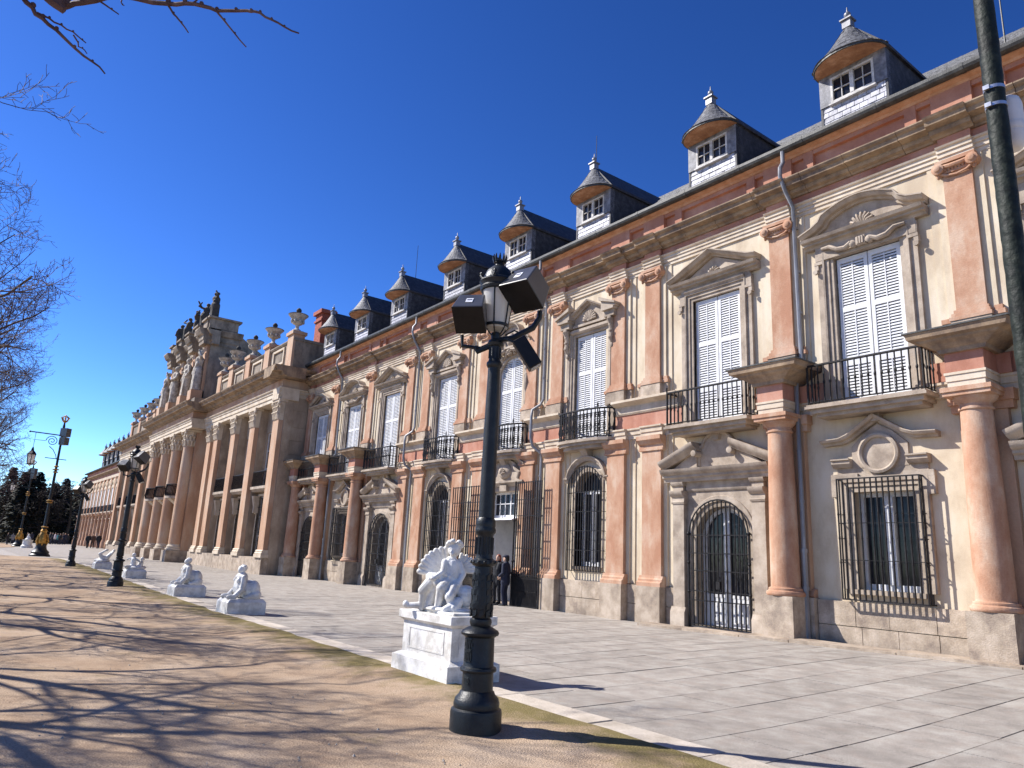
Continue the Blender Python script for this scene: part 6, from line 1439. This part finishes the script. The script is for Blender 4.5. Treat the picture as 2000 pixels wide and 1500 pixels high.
person(-101.4, 14.9, gz(-102,14), 1.3, 'tall visitor in black walking at the right of the strolling trio', 'black_cloth', 'navy_cloth', 'dark_hair', 1.75, 'strollers by the far wing', fine=False, walk=.6)
cr = random.Random(12); cols = [('black_cloth','in a black coat'),('navy_cloth','in a navy coat'),('pale_cloth','in a pale pink jacket'),('teal_cloth','in a teal jacket'),('brown_cloth','in a brown coat'),('grey_cloth','in a grey coat')]
where = ['nearest the gilded lamp','second from the gilded lamp','third from the gilded lamp','in the middle of the far crowd','right of the middle of the far crowd','near the third black lamp post','just left of the third black lamp post','at the right end of the far crowd','at the left end, by the path','beside the farther gilded lamp','between the two gilded lamps','left of the far marble group']
px_ = [96,101,106,111,116,121,125,131,14,24,52,60]
for i, (u_, wh) in enumerate(zip(px_, where)):
    d = RX*(u_-1000)+RD*(1058.5-750)+RF*1417.0; X = -128-cr.uniform(0,8); y = d.y/d.x*X
    c, lab = cols[[0,1,2,3,0,4,1,0,0,5,4,1][i]]
    person(X, y, gz(X, y), cr.uniform(-1.5,1.5), 'far visitor %s %s' % (lab, wh), c, 'navy_cloth', 'dark_hair', cr.uniform(1.6,1.78), 'visitors in the far crowd', fine=False, walk=cr.uniform(-.4,.4))
# ------------------------------------------------------------------ bare trees
def bare_tree(seed, H=11.0, trunk_r=.20, spread=1.0, levels=5, twig_r=.006, dens=1.0, clear=2.6):
    r = random.Random(seed); T = MB(); C = MB()
    def grow(mb, p, d, L, rad, lev):
        n = 5 if lev < 2 else (4 if lev < 4 else 3); pts = [p.copy()]; rs = [rad]; q = p.copy(); dd = d.copy()
        for i in range(n):
            wob = .10 if lev == 0 else .20
            dd = (dd+Vector((r.gauss(0,wob), r.gauss(0,wob), r.gauss(0,wob*.8)+(.05 if lev > 0 else .12)))).normalized()
            q = q+dd*(L/n); pts.append(q.copy()); rs.append(max(twig_r*.7, rad*(1-.62*(i+1)/n)))
        mb.tube(pts, rs, 8 if lev == 0 else (6 if lev == 1 else (4 if lev == 2 else 3)), cap=False)
        if lev >= levels: return
        kids = {0: 10, 1: 6, 2: 5, 3: 4, 4: 2}[lev]*dens
        for i in range(int(kids+r.random())):
            t = (.35 if lev == 0 else .18)+(.65 if lev == 0 else .8)*((i+.5)/kids); t = min(1, t+r.uniform(-.05,.05)); j = min(n-1, int(t*n)); f = t*n-j
            base = pts[j].lerp(pts[j+1], f); ax = (pts[j+1]-pts[j]).normalized(); az = r.uniform(0, 2*pi) if lev else i*2.4+r.uniform(-.3,.3)
            o = ax.orthogonal().normalized(); o.rotate(Quaternion(ax, az)); ang = math.radians(r.uniform(35,62) if lev else r.uniform(40,65))
            nd = (ax*math.cos(ang)+o*math.sin(ang)).normalized()
            grow(C if lev >= 1 else T, base, nd, L*r.uniform(.46,.66)*(spread if lev == 0 else 1)*(1-.25*t if lev else 1.0-.35*t), max(twig_r, rs[j]*r.uniform(.42,.58)), lev+1)
    grow(T, Vector((0,0,-.1)), Vector((0,0,1)), H*.66, trunk_r, 0)
    for i in range(6): a = i*1.05; T.tube([(.12*math.cos(a),.12*math.sin(a),.35),(.30*math.cos(a),.30*math.sin(a),-.1)], [.09,.07], 5, False)
    return T.mesh('trunk', 'bark'), C.mesh('crown', 'twig')
TM = [bare_tree(5, 13.0, .17, .88), bare_tree(17, 13.6, .18, .9), bare_tree(31, 13.0, .17, .95)]
def tree(i, x, y, yaw, label, sc=1.0, name='bare_tree', group='bare trees along the sandy path'):
    t = inst(name, TM[i][0], None, (x, y, 0), (0,0,yaw), (sc,sc,sc)); tag(t, label, 'tree', group)
    o = D.objects.new('crown', TM[i][1]); COL.objects.link(o); o.parent = t; return t
rows = [(0,-12.6,-3.3,0.0,1.0),(1,-16.2,-2.3,1.83,.95),(2,-20.2,-1.2,3.67,1.0),(0,-24.4,-1.3,2.09,1.0),(1,-28.8,-1.2,3.40,.98),(2,-33.2,-1.1,2.09,1.0),(0,-37.8,-1.9,3.67,1.0),(1,-42.4,-1.1,3.67,1.0),(2,-47.5,-.6,5.76,1.12),(0,-54.0,.2,2.62,1.05),(1,-61.0,1.0,3.14,1.05)]
words = ['nearest the camera, its long twig overhanging the top left sky','second along the sandy path at the left edge','third along the sandy path at the left edge','fourth along the sandy path at the left edge','fifth along the sandy path at the left edge','sixth along the sandy path at the left edge','seventh along the sandy path at the left edge','eighth along the sandy path at the left edge','ninth along the sandy path, above the gilded lamps','tenth along the sandy path, near the gilded lamps','farthest along the sandy path, before the dark wood']
TREES = [(m, x, y, yaw, 'bare tree '+wd, sc) for (m, x, y, yaw, sc), wd in zip(rows, words)]
near_trees = [tree(*t) for t in TREES]
# overhanging branch of the nearest tree: limbs given in space
def at(px, py, dist): d = (RX*(px-1000)+RD*(py-750)+RF*1417).normalized(); return Vector((0,0,1.65))+d*dist
root = near_trees[0]
def limb(pts, rr, name='branch'):
    q = MB(); P = []
    for i in range(len(pts)-1):
        for k in range(3): P.append(pts[i].lerp(pts[i+1], k/3)+Vector((random.uniform(-.008,.008),random.uniform(-.008,.008),random.uniform(-.008,.008))))
    P.append(pts[-1]); n = len(P); R_ = [rr[0]+(rr[1]-rr[0])*i/(n-1) for i in range(n)]
    q.tube(P, R_, 6)
    for i in range(2, n-1, 2): q.ball(P[i]+Vector((0,0,R_[i])), R_[i]*1.25, 5, 4, (1,1,1.3))
    build(name, q, 'twig', root)
top = WL[root.name]+Vector((.1,.2,5.2))
limb([top, at(-700,-260,8.6), at(-250,-120,8.0), at(60,-45,7.6), at(100,0,7.5), at(126,20,7.45)], (.07,.035))
limb([at(60,-45,7.6), at(118,15,7.5), at(160,5,7.4), at(235,-8,7.3), at(330,8,7.1), at(378,8,7.0), at(425,20,6.9), at(482,22,6.8), at(506,26,6.75), at(545,44,6.65), at(584,65,6.6)], (.026,.006))
limb([at(-250,-120,8.0), at(20,-60,7.9), at(45,-5,7.9), at(70,26,7.8), at(108,60,7.7), at(165,108,7.6), at(205,144,7.5)], (.03,.006))
limb([at(74,24,7.8), at(105,42,7.75), at(143,64,7.7), at(168,84,7.65)], (.010,.005)); limb([at(145,70,7.7), at(155,90,7.66), at(170,105,7.6)], (.007,.004))
limb([at(328,8,7.1), at(345,34,7.05), at(368,64,7.0)], (.010,.005)); limb([at(423,20,6.9), at(446,50,6.85), at(481,92,6.8)], (.010,.005)); limb([at(190,0,7.4), at(232,28,7.3)], (.009,.005)); limb([at(378,6,7.0), at(392,-12,7.0)], (.008,.004)); limb([at(236,0,7.3), at(243,11,7.3)], (.006,.004))
# far dark wood closing the view behind the cross-walk: individual trees in front, wooded slope behind
FT = [bare_tree(41, 13, .26, 1.0, 4, .03, 1.0), bare_tree(57, 15, .3, .9, 4, .03, 1.0)]
def recol(me, m): c = me.copy(); c.materials.clear(); c.materials.append(MT[m]); return c
FT = [(recol(a, 'wood_dark'), recol(c, 'wood_dark')) for a, c in FT]
def conifer(seed, H=14):
    r = random.Random(seed); b = MB(); b.tube([(0,0,-.2),(0,0,H*.9)], [.28,.04], 6)
    c = MB()
    for i in range(1500):
        t = r.random()**.8; z = 1.0+(H-1.0)*t; R = (1-t)*H*.24+.15; a = r.uniform(0,6.28); q = R*r.uniform(.35,1)
        p = Vector((q*math.cos(a), q*math.sin(a), z-q*.25)); s = r.uniform(.25,.55); d = Vector((math.cos(a), math.sin(a), -.5))*s; e = Vector((-math.sin(a), math.cos(a), r.uniform(-.4,.4)))*s*.5
        c.add([p-d*.3, p+d*.6+e, p+d*1.1, p+d*.6-e], [(0,1,2,3)])
    return b.mesh('trunk', 'wood_dark'), c.mesh('crown', 'evergreen')
CF = [conifer(3), conifer(8, 12)]
r = random.Random(77); n = 0
ords = ['first','second','third','fourth','fifth','sixth','seventh','eighth','ninth','tenth','eleventh','twelfth','thirteenth','fourteenth','fifteenth','sixteenth','seventeenth','eighteenth','nineteenth','twentieth']
for i in range(20):
    u_ = 164-i*9.2; d = RX*(u_-1000)+RD*(1056-750)+RF*1417.0; X = -142-r.uniform(0,26); y = d.y/d.x*X
    ev = i % 3 != 1; src = CF[i % 2] if ev else FT[i % 2]; s = r.uniform(.72,1.0)
    t = inst('evergreen_tree' if ev else 'bare_far_tree', src[0], None, (X, y, 0), (0,0,r.uniform(0,6)), (s*1.25,s*1.25,s))
    tag(t, '%s dark %s of the far wood counted leftwards from the far wing' % (ords[i], 'evergreen tree' if ev else 'bare tree'), 'tree', 'dark trees of the far wood')
    o = D.objects.new('crown', src[1]); COL.objects.link(o); o.parent = t
def hill():
    V = []; F = []; rr = random.Random(6); nx, ny = 60, 14
    for i in range(nx+1):
        for j in range(ny+1):
            y = -190+300*i/nx; x = -172-150*j/ny; h = 2+9*smooth01(j/4)*(.85+.25*math.sin(y*.05+j))+rr.uniform(-1,1.2)
            V.append((x+rr.uniform(-2,2), y+rr.uniform(-2,2), h if j else -.3))
    for i in range(nx):
        for j in range(ny): a = i*(ny+1)+j; F.append((a, a+1, a+ny+2, a+ny+1))
    me = D.meshes.new('wooded_hill'); me.from_pydata(V, [], F); me.materials.append(MT['hill']); o = D.objects.new('hill', me); link(o, None, (0,0,0)); struct(o)
    # undergrowth and far crowns of the wood, one uncountable mass
    c = MB()
    for i in range(14000):
        y = rr.uniform(-120, 60); x = -165-abs(rr.gauss(0, 30)); h = 2+13.5*smooth01((-165-x)/30+.15)+rr.uniform(-1, 3.2)
        s = rr.uniform(.4,1.0); a = rr.uniform(0,6.28); p = Vector((x, y, max(.3, h*rr.uniform(.35,.80)-.8)))
        c.add([p, p+Vector((math.cos(a)*.3, math.sin(a)*.3, s)), p+Vector((-math.sin(a)*s*.6, math.cos(a)*s*.6, s*.5))], [(0,1,2)])
    o = build('far_wood', c, 'evergreen', None); stuff(o); tag(o, 'dense dark wood covering the slope behind the far trees', 'wood')
hill()
